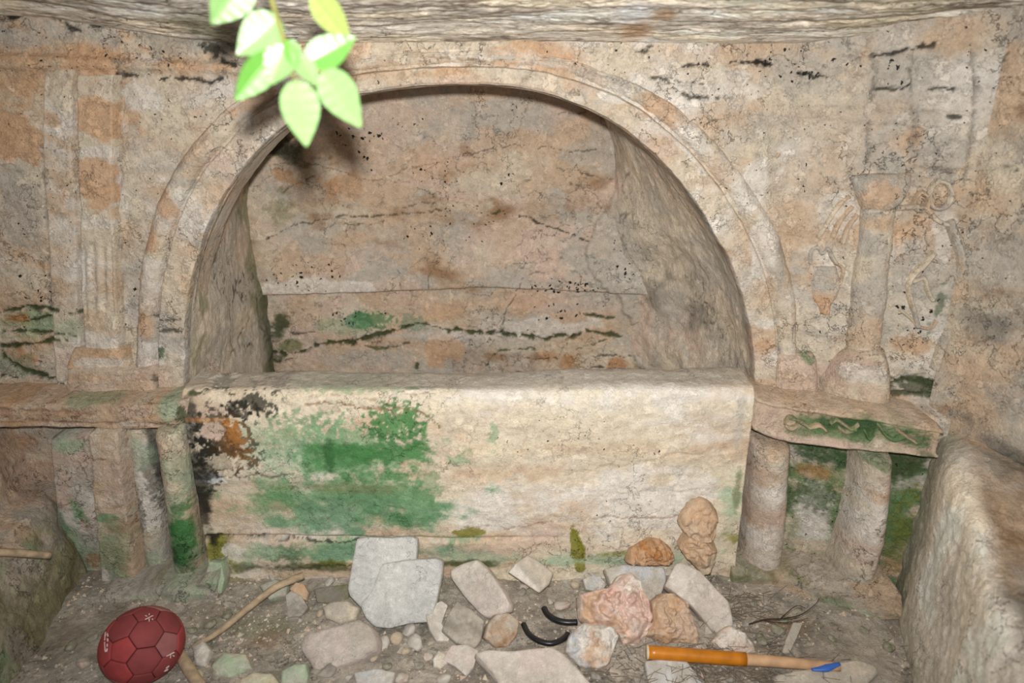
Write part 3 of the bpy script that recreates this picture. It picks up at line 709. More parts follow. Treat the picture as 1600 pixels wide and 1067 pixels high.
CC = [
    ([(300, 618), (330, 608), (350, 612)], 5, 'dmoss', .9, .006), ([(480, 634), (560, 633), (620, 640), (660, 645), (690, 668)], 1.6, 'brown', .8, .003), ([(480, 622), (600, 621), (720, 615)], 1.4, 'brown', .5, .003),
    ([(330, 838), (400, 836), (460, 840), (520, 843), (600, 838)], 3.2, 'soot_shade', .9, .006), ([(420, 838), (600, 836), (700, 840)], 3.0, 'white', .5, .0), ([(330, 745), (420, 742), (460, 738)], 1.8, 'soot_shade', .7, .004),
    ([(720, 820), (800, 822), (900, 805), (1060, 806)], 1.4, 'brown', .6, .003), ([(690, 760), (850, 745), (1140, 700)], 1.2, 'tan', .6, .003), ([(470, 885), (560, 876), (620, 862)], 3, 'dmoss', .8, .005), ([(890, 822), (900, 840), (912, 870)], 3, 'moss', .9, .006),
    ([(810, 645), (822, 680), (815, 720)], 1.2, 'tan', .6, .002), ([(900, 775), (1000, 765), (1120, 768)], 1.2, 'grey', .6, .002), ([(650, 690), (670, 650), (690, 668)], 1.2, 'dgreen', .6, .002)]
cut = cracks(V, rgb, CC, lower, 0, seed=9)
top = (1 - frontness) * sst(.5, .56, V[..., 2]) * 1.5
rgb = rgb * (1 - .45 * top[..., None]) + CN['grey'] * .45 * top[..., None]
pit = pit_field(V, [(900, 690, 200, 60, .35), (600, 640, 120, 20, .4), (960, 790, 80, 30, .35)], lower, 0, .08)
groove = 0.012 * np.exp(-((V[..., 2] - P(600, 838, lower)[2] - .004 * np.sin(xs * 7)[None]) / .006) ** 2) * sst(.2, -.1, V[..., 0])
V[..., 1] += frontness * (cut + groove - dsp)
V[..., 2] += (1 - frontness) * (dsp - cut)
V[:, 0, 1] = 0.03; V[:, -1, 1] = 0.03
chest = grid_obj('tomb_chest', V, rgba(np.clip(rgb * 1.02, 0, .92), pit), M_CHEST, flip=True)
tag(chest, 'long rock-cut tomb chest below the arch, cream front stained with green algae', 'tomb')

def strip(name, Lp, Rp, prof, surf=upper, off=0.0, depth=0.03, embed=0.06, nu=26, dv=0.005, tones=None, spots=(), seed=0, amp=1.0, pitv=0.1, mat=None, parent=None, crk=(), vprof=None, flutes=None, roundends=0.0):
    """a carved member between two edges measured on a plane of the wall; prof(u) gives its section"""
    L3 = np.array([P(x, y, surf, off) for x, y in Lp]); R3 = np.array([P(x, y, surf, off) for x, y in Rp])
    ln = max(np.linalg.norm(np.diff(L3, axis=0), axis=1).sum(), np.linalg.norm(np.diff(R3, axis=0), axis=1).sum())
    nv = max(12, int(ln / dv))
    L3, R3 = resample(L3, nv), resample(R3, nv)
    u = 0.5 - 0.5 * np.cos(np.linspace(0, math.pi, nu))
    u = 0.5 * u + 0.5 * np.linspace(0, 1, nu)
    V = L3[:, None] * (1 - u)[None, :, None] + R3[:, None] * u[None, :, None]
    h = depth * prof(u)[None, :] * np.ones((nv, 1))
    v = np.linspace(0, 1, nv)
    if vprof is not None:
        h = h + vprof(v)[:, None] * sst(0, .06, u) * sst(1, .94, u)
    if flutes is not None:
        h = h + flutes(u[None, :], v[:, None])
    if roundends:
        e = np.minimum(v, 1 - v) * ln
        h = h - depth * .9 * (1 - np.sqrt(np.clip(1 - (1 - np.clip(e / roundends, 0, 1)) ** 2, 0, 1)))[:, None]
    dsp = amp * (0.012 * (fbm(V, 6, 3, seed + 1) - .5) + 0.008 * (fbm(V, 18, 4, seed + 2) - .5) + 0.004 * (fbm(V, 50, 3, seed + 3) - .5))
    dirn = np.array([0, -1.0, 0])
    W = V + dirn * (h + dsp)[..., None]
    W[..., 0] += amp * 0.010 * (fbm(V, 14, 3, seed + 5) - .5)
    W[..., 2] += amp * 0.010 * (fbm(V, 14, 3, seed + 6) - .5)
    rgb = base_tone(V, tones or [('cream', 1), ('tan', .7), ('white', .4)], seed + 7, 6)
    blobs(V, rgb, spots, surf, off, seed)
    if crk:
        W[..., 1] += cracks(V, rgb, crk, surf, off, seed=seed)
    # turn the rim back into the wall
    def pad(A, back):
        T = A.copy()
        T = np.concatenate([T[:, :1], T, T[:, -1:]], 1); T = np.concatenate([T[:1], T, T[-1:]], 0)
        if back:
            for sl in ((slice(None), 0), (slice(None), -1), (0, slice(None)), (-1, slice(None))):
                T[sl][..., 1] = np.concatenate([V[:1], V, V[-1:]], 0)[:, :1].mean() * 0 + T[sl][..., 1] * 0 + (Vp[sl][..., 1] + embed)
        return T
    Vp = np.concatenate([V[:, :1], V, V[:, -1:]], 1); Vp = np.concatenate([Vp[:1], Vp, Vp[-1:]], 0)
    # near rim: the stain fades out before the return into the wall
    cc4 = rgba(rgb, pitv + 0 * h)
    cc4[..., :3] *= .94
    Wp = pad(W, True); cp = pad(cc4, False)
    plain = np.array(list(np.mean([CN[t_[0]] for t_ in (tones or [('cream', 1), ('tan', .7)])], 0)) + [pitv])
    for sl in ((slice(None), 0), (slice(None), -1), (0, slice(None)), (-1, slice(None))):
        cp[sl] = 0.25 * cp[sl] + 0.75 * plain
    nrm_up = None
    o = grid_obj(name, Wp, cp, mat or M_WALL, parent=parent)
    # make normals face outwards
    a = (R3[nv // 2] - L3[nv // 2]); b = (L3[-1] - L3[0])
    if nv > 3:
        b = L3[min(nv // 2 + 2, nv - 1)] - L3[nv // 2 - 2]
    if np.cross(a, b)[1] > 0:
        o.data.flip_normals()
    return o

flat = lambda u: np.minimum(sst(-0.02, 0.10, u), sst(1.02, 0.90, u))
rnd = lambda u: np.sqrt(np.clip(1 - (2 * u - 1) ** 2, 0, 1))
soft = lambda u: np.clip(1 - (2 * u - 1) ** 4, 0, 1) ** .6

# archivolt
def arch_prof(u):
    band = sst(-.02, .03, u) * sst(.56, .50, u)
    roll = 0.80 * np.sqrt(np.clip(1 - ((u - .79) / .21) ** 2, 0, 1)) * (u > .55)
    return np.maximum(np.maximum(band, roll), .18 * (u > .02) * sst(1.02, .96, u))
AS = [(600, 108, 90, 20, 'tan', .6, 's'), (560, 118, 50, 14, 'orange', .55, 's'), (700, 112, 60, 10, 'orange', .6, 's'), (780, 108, 60, 18, 'cream', .8, 's'), (850, 120, 60, 26, 'cream', .7, 's'), (915, 130, 40, 40, 'pink', .5, 's'),
      (1030, 175, 46, 30, 'orange', .65, 's', -35), (960, 150, 26, 14, 'white', .8, 'h'), (1085, 235, 40, 20, 'white', .7, 'h', -50), (1120, 260, 40, 30, 'tan', .5, 's'), (1160, 290, 30, 40, 'white', .6, 'h'),
      (1190, 380, 26, 50, 'white', .7, 'h'), (1150, 360, 20, 50, 'tan', .5, 's'), (1215, 420, 22, 60, 'grey', .8, 's'), (1190, 450, 26, 40, 'tan', .5, 's'), (1190, 500, 22, 10, 'white', .7, 'h'), (1185, 540, 20, 24, 'orange', .65, 's'), (1220, 520, 20, 40, 'cream', .6, 's'),
      (440, 165, 60, 30, 'tan', .6, 's', 35), (400, 150, 50, 24, 'orange', .7, 's', 35), (350, 210, 30, 30, 'cream', .8, 's'), (310, 240, 26, 50, 'tan', .6, 's'), (265, 310, 20, 70, 'orange', .75, 's', 10), (240, 370, 18, 40, 'orange', .7, 's'),
      (300, 330, 18, 40, 'white', .5, 'h'), (245, 430, 20, 24, 'white', .7, 'h'), (232, 500, 16, 30, 'orange', .7, 's'), (275, 450, 22, 60, 'cream', .7, 's'), (270, 380, 20, 40, 'cream', .7, 's'), (240, 550, 22, 18, 'white', .7, 'h'), (210, 545, 8, 22, 'moss', .8, 'k'),
      (262, 545, 10, 12, 'dgreen', .8, 'k'), (280, 560, 20, 30, 'cream', .8, 's')]
arch = strip('archivolt', INNER, OUTER, arch_prof, upper, 0.0, 0.034, 0.10, 60, 0.0045, [('cream', 1), ('tan', .8), ('white', .5), ('pink', .4), ('grey', .3)], AS, 110, 1.2, 0.25, flutes=lambda u, v: -0.015 * sst(.55, .62, u) * sst(1.0, .9, u) * sst(.22, .36, v) * sst(.74, .6, v) - 0.010 * sst(0, .1, u) * sst(.3, .4, v) * sst(.68, .56, v),
             crk=[([(248, 495), (292, 494)], 2.0, 'soot_shade', .8, .003), ([(248, 514), (270, 509), (292, 512)], 2.4, 'soot_shade', .85, .003), ([(680, 85), (760, 95), (860, 92)], 1.6, 'brown', .6, .003), ([(980, 120), (1010, 122)], 1.6, 'soot_shade', .8, .003), ([(840, 100), (812, 133)], 1.4, 'brown', .4, .002)])
tag(arch, 'round carved arch moulding framing the niche', 'arch')

# left upper pilasters
def flute(u, v):
    lower_half = sst(.55, .62, v) * sst(.90, .82, v) * .8
    return -0.007 * lower_half * (0.5 - 0.5 * np.cos(u * 2 * math.pi * 4)) * sst(.08, .14, u) * sst(.92, .86, u)
root = empty('fluted_pilaster', P(160, 600))
sh_ = strip('shaft', [(126, 118), (126, 240), (131, 345), (133, 450), (137, 540)], [(190, 118), (188, 240), (189, 345), (192, 450), (197, 540)], flat, upper, 0, .030, .05, 34, .005,
            [('cream', 1), ('tan', .5), ('white', .4)], [(155, 185, 40, 32, 'orange', .85, 'h'), (158, 290, 34, 46, 'orange', .85, 'h'), (158, 235, 30, 10, 'white', .7, 'h'), (158, 130, 34, 20, 'tan', .6, 's'), (160, 500, 26, 24, 'tan', .8, 's'), (160, 345, 34, 10, 'white', .6, 'h')],
            120, 1.1, .2, flutes=flute)
bs = strip('base', [(122, 538), (112, 562), (112, 572)], [(200, 538), (206, 560), (210, 572)], flat, upper, 0, .036, .06, 26, .005, [('tan', 1), ('cream', .8), ('orange', .4)], [(165, 545, 50, 10, 'orange', .6, 's'), (170, 560, 40, 8, 'white', .7, 'h')], 124, 1.5)
cp = strip('plinth_block', [(112, 570), (106, 612)], [(262, 566), (264, 608)], flat, upper, 0, .055, .08, 40, .005, [('tan', 1), ('pink', .8), ('cream', .6)], [(150, 578, 60, 10, 'orange', .5, 's'), (225, 590, 30, 24, 'tan', .6, 's'), (215, 603, 16, 8, 'white', .6, 'h'), (258, 590, 10, 20, 'soot_shade', .7, 'k')], 126, 1.5)
adopt(root, sh_, bs, cp)
tag(root, 'fluted stone pilaster with orange patches left of the arch', 'pilaster')

ps = strip('plain_pilaster', [(72, 110), (72, 240), (78, 345), (84, 480), (92, 600)], [(124, 110), (122, 240), (127, 345), (130, 480), (136, 600)], flat, upper, 0, .020, .05, 26, .006,
           [('cream', 1), ('white', .4), ('tan', .5)], [(90, 190, 16, 14, 'orange', .7, 'h'), (100, 205, 30, 12, 'white', .6, 'h'), (105, 450, 26, 30, 'tan', .7, 's'), (115, 560, 30, 40, 'pink', .6, 's'), (105, 515, 30, 24, 'pgreen', .5, 's')], 130, 1.0, .3,
           crk=[([(70, 487), (132, 484)], 3.0, 'dmoss', .9, .006), ([(70, 533), (110, 528)], 3.0, 'dmoss', .9, .006), ([(80, 520), (122, 519)], 2.6, 'dmoss', .8, .005), ([(60, 585), (104, 595)], 3.4, 'dmoss', .9, .006)])
tag(ps, 'plain cream pilaster strip left of the fluted pilaster', 'pilaster')

# left ledge
def lip(u):
    return flat(u) * (0.82 + .18 * sst(.25, .35, u))
lg = strip('stone_ledge', [(-60, 668), (60, 664), (140, 666), (200, 668), (262, 666), (296, 656)], [(-60, 622), (60, 622), (140, 624), (200, 625), (262, 622), (302, 614)], lip, lower, 0.02, .030, .18, 24, .005,
           [('tan', 1), ('pink', .7), ('cream', .6), ('orange', .4)], [(60, 640, 90, 12, 'rust', .35, 's'), (150, 622, 60, 10, 'lgreen', .5, 's'), (275, 640, 30, 24, 'pgreen', .8, 's'), (292, 640, 12, 22, 'dmoss', .85, 'k'), (220, 640, 40, 14, 'pink', .7, 's'), (30, 655, 60, 10, 'rust', .5, 's'), (215, 655, 40, 6, 'white', .6, 's')], 140, 1.4, .1,
           crk=[([(0, 645), (60, 648), (150, 655), (210, 652)], 1.6, 'brown', .7, .004), ([(0, 632), (80, 636), (160, 640)], 1.6, 'brown', .6, .004), ([(240, 655), (290, 660)], 2, 'soot_shade', .7, .004)])
tag(lg, 'tan layered stone ledge over the left-hand columns', 'ledge')

# left lower members
pn = strip("flat_pilaster", [(84, 682), (90, 760), (97, 850), (104, 930)], [(150, 674), (158, 760), (166, 850), (172, 925)], flat, lambda x: -0.085, 0, .03, .10, 26, .005, [('pink', 1), ('white', .9), ('grey', .4)],
           [(118, 690, 40, 16, 'pgreen', .8, 's'), (112, 750, 26, 40, 'pink', .8, 's'), (150, 790, 14, 50, 'white', .6, 's'), (130, 790, 20, 26, 'lgreen', .7, 'k'), (105, 810, 10, 26, 'dgreen', .7, 's'), (130, 860, 50, 50, 'lgreen', .6, 's'), (155, 862, 14, 18, 'brown', .8, 'k'), (140, 800, 16, 14, 'green', .6, 'k')], 150, .9)
tag(pn, 'broad flat pilaster stained pale green, leftmost under the ledge', 'pilaster')
pl_ = strip('square_pilaster', [(152, 664), (160, 780), (166, 860), (173, 935)], [(201, 664), (216, 780), (226, 860), (238, 930)], flat, lambda x: -0.11, 0, .055, .10, 28, .005, [('pink', 1), ('cream', .9), ('white', .4), ('tan', .4)],
            [(185, 700, 26, 40, 'tan', .7, 's'), (195, 740, 26, 40, 'pink', .6, 's'), (180, 792, 30, 8, 'lgreen', .85, 'h'), (195, 805, 24, 14, 'brown', .55, 's'), (195, 870, 34, 60, 'olive', .5, 's'), (190, 850, 40, 60, 'lgreen', .4, 's'), (200, 920, 40, 14, 'cream', .6, 's')], 155, 1.0,
            crk=[([(155, 706), (190, 705)], 1.8, 'brown', .7, .003), ([(165, 778), (205, 776)], 1.6, 'brown', .5, .003)])
tag(pl_, 'square pinkish pilaster under the ledge, green near its foot', 'pilaster')
ca = strip('round_column', [(203, 664), (213, 760), (226, 850), (240, 912)], [(244, 664), (254, 760), (264, 850), (276, 908)], rnd, lambda x: -0.075, 0, .042, .06, 24, .005, [('grey', 1), ('cream', .7), ('white', .4)],
           [(208, 720, 6, 110, 'black', .9, 's'), (222, 800, 7, 60, 'black', .9, 's'), (250, 720, 6, 80, 'black', .8, 's'), (214, 740, 9, 90, 'black', .8, 'k'), (240, 770, 12, 40, 'white', .7, 'h'), (245, 740, 12, 60, 'soot_shade', .6, 'k'), (225, 790, 20, 50, 'soot_shade', .55, 'k'), (250, 880, 30, 40, 'pgreen', .6, 's'), (255, 900, 30, 10, 'moss', .9, 's'), (225, 700, 26, 30, 'pgreen', .5, 's')], 160, 1.0)  # black edge strips paint the shaded gaps beside the shaft; speckles are mould
tag(ca, 'recessed grey column with black mould and painted gap shade between two pilasters at left', 'column')
cb = strip('green_stained_column', [(246, 664), (258, 740), (268, 820), (280, 890), (288, 915)], [(289, 664), (300, 740), (312, 820), (322, 890), (326, 912)], rnd, lambda x: -0.135, 0, .055, .12, 26, .005, [('cream', 1), ('tan', .6), ('pgreen', .5)],
           [(265, 680, 20, 20, 'tan', .7, 's'), (280, 720, 26, 40, 'pgreen', .5, 's'), (295, 780, 24, 14, 'green', .75, 'k'), (297, 830, 26, 60, 'green', .95, 's'), (300, 870, 26, 50, 'dgreen', .6, 's'), (290, 810, 20, 20, 'green', .8, 's'), (316, 830, 5, 60, 'tan', .7, 's'), (303, 890, 26, 24, 'green', .9, 's')], 165, .9, roundends=.03)
tag(cb, 'round column left of the tomb chest, its lower half bright green', 'column')
bs = strip('rock_plinth', [(104, 985), (190, 962), (262, 950), (325, 940), (346, 930)], [(112, 935), (190, 915), (262, 905), (325, 892), (346, 882)], flat, lambda x: -0.20, 0, .045, .16, 24, .006, [('grey', 1), ('earth', .8), ('pgreen', .5), ('dgrey', .4)],
           [(160, 940, 24, 14, 'moss', .6, 's'), (300, 945, 30, 10, 'moss', .4, 's'), (240, 925, 50, 14, 'pgreen', .6, 's'), (230, 905, 30, 8, 'moss', .6, 's')], 170, 3.2)
tag(bs, 'low uneven rock plinth under the left-hand columns', 'plinth')

# right ledge with a carved scroll
def lip2(u):
    return flat(u) * np.where(u < .16, 1.0, np.where(u > .84, 1.0, .66))
le = strip('carved_entablature', [(1172, 668), (1212, 684), (1280, 692), (1360, 702), (1452, 712)], [(1180, 612), (1230, 622), (1300, 632), (1380, 645), (1462, 660)], lip2, lower, 0.015, .034, .18, 36, .0045,
           [('pink', 1), ('tan', .8), ('cream', .6)], [(1260, 655, 46, 20, 'mgreen', .8, 's'), (1310, 664, 80, 24, 'mgreen', .85, 's'), (1390, 672, 90, 30, 'mgreen', .9, 's'), (1420, 685, 60, 24, 'kgreen', .7, 's'), (1330, 660, 90, 14, 'kgreen', .7, 's'), (1300, 645, 80, 8, 'kgreen', .6, 's'),
            (1200, 640, 30, 30, 'pink', .7, 's'), (1320, 690, 90, 6, 'pink', .9, 's', -7), (1430, 655, 50, 5, 'pink', .6, 's'), (1425, 688, 46, 14, 'mgreen', .9, 's'), (1250, 668, 40, 12, 'mgreen', .7, 's'), (1440, 705, 30, 10, 'kgreen', .7, 's')], 180, 1.3)
for k, pts in enumerate([[(1225, 660), (1232, 652), (1243, 655), (1244, 664), (1234, 669), (1226, 664)], [(1244, 656), (1256, 662), (1266, 667), (1280, 664), (1290, 672)], [(1296, 660), (1306, 655), (1320, 664), (1330, 670), (1340, 662)],
                         [(1310, 668), (1322, 674), (1336, 670)], [(1350, 672), (1356, 684), (1364, 676)], [(1372, 664), (1382, 678), (1396, 686), (1412, 680)], [(1400, 670), (1414, 680), (1430, 690)]]):
    L = [(x, y - 3.4) for x, y in pts]; R = [(x, y + 3.4) for x, y in pts]
    c = strip('scroll_relief', L, R, rnd, lower, 0.015 - 0.026, .012, .02, 8, .004, [('tan', 1), ('mgreen', .8)], (), 185 + k, .25)
    adopt(le, c)
tag(le, 'green-stained carved entablature with a scroll frieze right of the chest', 'entablature')

cc = strip('pale_round_column', [(1174, 684), (1170, 760), (1162, 840), (1156, 880)], [(1234, 692), (1228, 760), (1222, 840), (1216, 886)], rnd, lower, 0.045, .055, .12, 28, .005, [('pink', 1), ('cream', .9), ('white', .9), ('tan', .2)],
           [(1195, 725, 40, 8, 'tan', .7, 's'), (1200, 790, 40, 10, 'tan', .4, 's'), (1190, 840, 40, 40, 'white', .6, 's'), (1230, 720, 10, 60, 'olive', .7, 's')], 200, 1.0, roundends=.02)
tag(cc, 'pinkish round column between the chest and the mossy recess', 'column')
cd = strip('pale_round_column', [(1341, 698), (1334, 760), (1320, 830), (1304, 880), (1302, 896)], [(1388, 704), (1386, 760), (1378, 830), (1362, 890), (1356, 910)], rnd, lower, 0.045, .055, .12, 28, .005, [('white', 1), ('cream', .9), ('pink', .5)],
           [(1360, 710, 30, 20, 'mgreen', .7, 's'), (1362, 760, 30, 12, 'orange', .5, 's'), (1350, 820, 30, 26, 'white', .7, 's'), (1330, 890, 30, 14, 'grey', .6, 's')], 205, 1.0, roundends=.02)
tag(cd, 'leaning whitish column nearest the side bench, green at its top', 'column')
pb = strip('column_plinth', [(1128, 946), (1190, 952), (1260, 962), (1330, 962), (1400, 958)], [(1142, 880), (1200, 888), (1260, 898), (1330, 910), (1400, 915)], flat, lower, -0.01, .03, .20, 26, .005, [('tan', 1), ('earth', .7), ('olive', .4)],
           [(1200, 915, 60, 26, 'brown', .6, 's'), (1190, 915, 60, 16, 'orange', .35, 's'), (1300, 935, 50, 16, 'olive', .7, 's'), (1330, 945, 60, 12, 'pgreen', .6, 's'), (1260, 895, 60, 8, 'earth', .8, 's'), (1280, 950, 80, 6, 'moss', .5, 's')], 210, 1.2)
tag(pb, 'brown stone plinth under the two right-hand columns', 'plinth')

# right upper column
root = empty('engaged_column', P(1340, 630))
s1 = strip('shaft', [(1346, 325), (1338, 400), (1328, 480), (1320, 548)], [(1398, 325), (1390, 400), (1380, 480), (1372, 548)], rnd, upper, 0, .027, .05, 26, .005, [('grey', 1), ('cream', .6), ('tan', .4)], [(1350, 520, 40, 28, 'tan', .8, 's'), (1365, 420, 20, 60, 'grey', .5, 's'), (1370, 350, 30, 14, 'orange', .6, 's')], 220, 1.2)
s2 = strip('capital', [(1325, 275), (1336, 300), (1345, 330)], [(1424, 268), (1416, 300), (1399, 332)], soft, upper, 0, .036, .05, 26, .005, [('grey', 1), ('tan', 1), ('cream', .7)], [(1380, 305, 36, 26, 'orange', .6, 's')], 223, 2.0, roundends=.05)
s3 = strip('base', [(1322, 540), (1300, 560), (1282, 590), (1284, 628)], [(1372, 540), (1382, 560), (1388, 590), (1386, 636)], soft, upper, 0, .062, .08, 28, .005, [('pink', 1), ('tan', .8), ('cream', .5)], [(1330, 570, 40, 14, 'white', .6, 'h'), (1340, 610, 60, 12, 'cream', .5, 's'), (1320, 630, 60, 8, 'dmoss', .7, 'k'), (1290, 612, 12, 20, 'orange', .6, 's')], 226, 1.8)
adopt(root, s1, s2, s3)
tag(root, 'engaged column on a swelling base right of the arch', 'column')
fb = strip('impost_block', [(1192, 608), (1192, 560), (1200, 548)], [(1276, 606), (1274, 560), (1268, 548)], soft, upper, 0, .046, .08, 26, .005, [('tan', 1), ('pink', .8), ('cream', .4)], [(1260, 553, 16, 8, 'green', .6, 'k'), (1225, 580, 40, 24, 'tan', .6, 's')], 230, 1.6)
tag(fb, 'tan stone block at the right foot of the arch', 'block')

# relief carvings on the right-hand wall: parts of the wall
def carve(name, pts, w, depth, seed, tones=None):
    q = np.array(pts, float)
    t = np.gradient(q, axis=0); t /= np.linalg.norm(t, axis=1)[:, None] + 1e-9
    nrm = np.stack([-t[:, 1], t[:, 0]], -1) * w / 2
    o = strip(name, (q - nrm).tolist(), (q + nrm).tolist(), rnd, upper, 0.001, depth, .02, 10, .005, tones or [('tan', 1), ('grey', .9), ('cream', .8)], (), seed, .8)
    adopt(wall, o)
    return o
for k, (nm, pts, w, dp) in enumerate([
    ('vine_relief', [(1458, 395), (1440, 415), (1424, 430), (1418, 450), (1424, 480), (1432, 510)], 9, .014), ('vine_relief', [(1426, 440), (1444, 434), (1450, 455), (1458, 470)], 8, .012),
    ('vine_relief', [(1432, 510), (1418, 494), (1404, 482)], 6, .010), ('vine_relief', [(1432, 510), (1452, 512), (1462, 500)], 6, .010),
    ('frame_relief', [(1482, 345), (1492, 375), (1502, 410), (1498, 450), (1486, 500), (1468, 545), (1458, 575)], 14, .018), ('frame_relief', [(1398, 325), (1440, 322), (1466, 345), (1484, 352)], 8, .010),
    ('leaf_relief', [(1278, 372), (1292, 345), (1310, 318), (1326, 306)], 9, .012), ('leaf_relief', [(1300, 372), (1312, 345), (1330, 322)], 9, .012), ('leaf_relief', [(1316, 380), (1326, 352), (1338, 335)], 8, .010),
    ('scroll_relief', [(1215, 240), (1206, 258), (1214, 276), (1232, 284), (1250, 282)], 7, .010), ('scroll_relief', [(1270, 238), (1280, 258), (1292, 276), (1312, 282), (1326, 268)], 7, .010), ('scroll_relief', [(1340, 230), (1330, 250), (1318, 268)], 6, .009),
    ('ring_relief', [(1465, 282), (1480, 288), (1486, 304), (1478, 322), (1462, 326), (1452, 312), (1454, 294), (1465, 282)], 7, .010), ('ring_relief', [(1438, 300), (1450, 310), (1448, 326), (1436, 330), (1428, 316), (1438, 300)], 6, .008),
    ('vase_rim_relief', [(1264, 412), (1266, 392), (1276, 386), (1284, 396), (1292, 388), (1300, 400), (1308, 412)], 7, .010), ('handle_relief', [(1308, 412), (1318, 422), (1314, 440), (1306, 448)], 6, .010),
    ('handle_relief', [(1264, 412), (1254, 420), (1256, 438), (1264, 446)], 6, .010)]):
    carve(nm, pts, w, dp, 300 + k)
vz = strip('vase_relief', [(1266, 414), (1262, 440), (1266, 462), (1276, 478), (1280, 490)], [(1306, 416), (1312, 440), (1308, 462), (1298, 476), (1296, 490)], soft, upper, 0, .016, .02, 16, .005, [('tan', 1), ('grey', .6), ('orange', .3)], (), 330, .8)
adopt(wall, vz)

# rock bench on the right
yy = np.arange(-0.20, -1.45, -0.006)
edge = 1.07 + 0.345 * (yy + 0.26)
ztop = np.interp(yy, [-1.4, -0.62, -0.357, -0.2], [0.36, 0.425, 0.505, 0.52])
prof = np.array([(0.02, -0.05), (0.0, 0.0), (0.005, .25), (0.01, .5), (0.018, .8), (0.03, .95), (0.06, 1.0), (0.12, 1.02), (0.3, 1.03), (0.62, 1.05)])
q = resample(np.stack([prof[:, 0], prof[:, 1] * .5, 0 * prof[:, 0]], -1), 170); q[:, 1] *= 2
V = np.zeros((len(yy), len(q), 3))
V[..., 0] = edge[:, None] + q[None, :, 0]
V[..., 1] = yy[:, None]
V[..., 2] = ztop[:, None] * q[None, :, 1]
face = sst(.07, .03, q[:, 0])[None]
dsp = 0.030 * (fbm(V, 5, 4, 401) - .5) + 0.012 * (fbm(V, 22, 4, 402) - .5) + .005 * (fbm(V, 60, 2, 403) - .5)
rgb_t = base_tone(V, [('brown', .5), ('tan', 1.0), ('dgrey', .5), ('earth', .8)], 404, 7, (1, 1, 1), 16)
rgb_f = 1.38 * base_tone(V, [('white', 1.0), ('grey', .5), ('cream', .5)], 405, 6, (1, 1, .6), 16)
gm = sst(.24, .08, V[..., 2] + .12 * fbm(V, 9, 3, 406))[..., None] * .4
rgb_f = rgb_f * (1 - gm) + CN['olive'] * gm
cm = sst(-.42, -.26, V[..., 1] + .06 * (fbm(V, 10, 3, 407) - .5))[..., None] * .5
rgb_f = rgb_f * (1 - cm) + CN['olive'] * cm
fw = sst(.085, .04, q[None, :, 0] + .05 * (fbm(V, 9, 3, 408) - .5))[..., None]
rgb = rgb_f * fw + rgb_t * (1 - fw)
V[..., 0] -= face * dsp
V[..., 2] += (1 - face) * dsp * 1.3
V[0, :, 1] = -0.05
o = grid_obj('rock_bench', V, rgba(np.clip(rgb, 0, .9), .1 + 0 * dsp), M_WALL)
tag(o, 'rock-cut side bench in the lower right corner, pale face and brown top', 'bench')

# rock outcrop at the left edge
yy = np.arange(-0.06, -1.3, -0.007)
base_x = np.interp(yy, [-1.3, -.535, -.26, -.05], [-1.10, -1.205, -1.255, -1.285])
prof = np.array([(0.0, -0.05), (0.0, 0.0), (-0.025, .12), (-0.05, .20), (-0.075, .232), (-0.12, .242), (-0.14, .27), (-0.15, .36), (-0.19, .47), (-0.23, .53), (-0.36, .56)])
q = resample(np.stack([prof[:, 0], prof[:, 1], 0 * prof[:, 0]], -1), 150)
V = np.zeros((len(yy), len(q), 3))
V[..., 0] = base_x[:, None] + q[None, :, 0] - sst(-.15, -.06, yy)[:, None] * .02
V[..., 1] = yy[:, None]
V[..., 2] = q[None, :, 1] + .03 * (fbm(np.stack([yy, 0 * yy, 0 * yy], -1), 6, 3, 411) - .5)[:, None] * sst(.05, .2, q[None, :, 1])
dsp = 0.05 * (fbm(V, 5, 4, 412) - .5) + 0.018 * (fbm(V, 18, 4, 413) - .5) + .006 * (fbm(V, 60, 2, 414) - .5)
rgb = base_tone(V, [('pink', 1.0), ('tan', .5), ('grey', .8), ('brown', .5)], 415, 8, (1, 1, 1))
m = sst(.25, .16, V[..., 2] + .06 * (fbm(V, 12, 3, 416) - .5))[..., None] * .8
low_c = base_tone(V, [('olive', 1), ('earth', .8), ('dgrey', .6), ('lgreen', .25)], 417, 9, (1, 1, 1))
rgb = rgb * (1 - m) + low_c * m
V[..., 0] += dsp
V[..., 2] += dsp * .4
V[0, :, 1] = 0.05
o = grid_obj('rock_outcrop', V, rgba(rgb, .12 + 0 * dsp), M_WALL, flip=True)
tag(o, 'rugged rock outcrop in the lower left corner, olive green at its foot', 'rock')

# ------------------------------------------------------------------ loose things
def palette_cols(V, tones, seed, sc=14):
    return base_tone(V, tones, seed, sc, (1, 1, 1), 13.0)

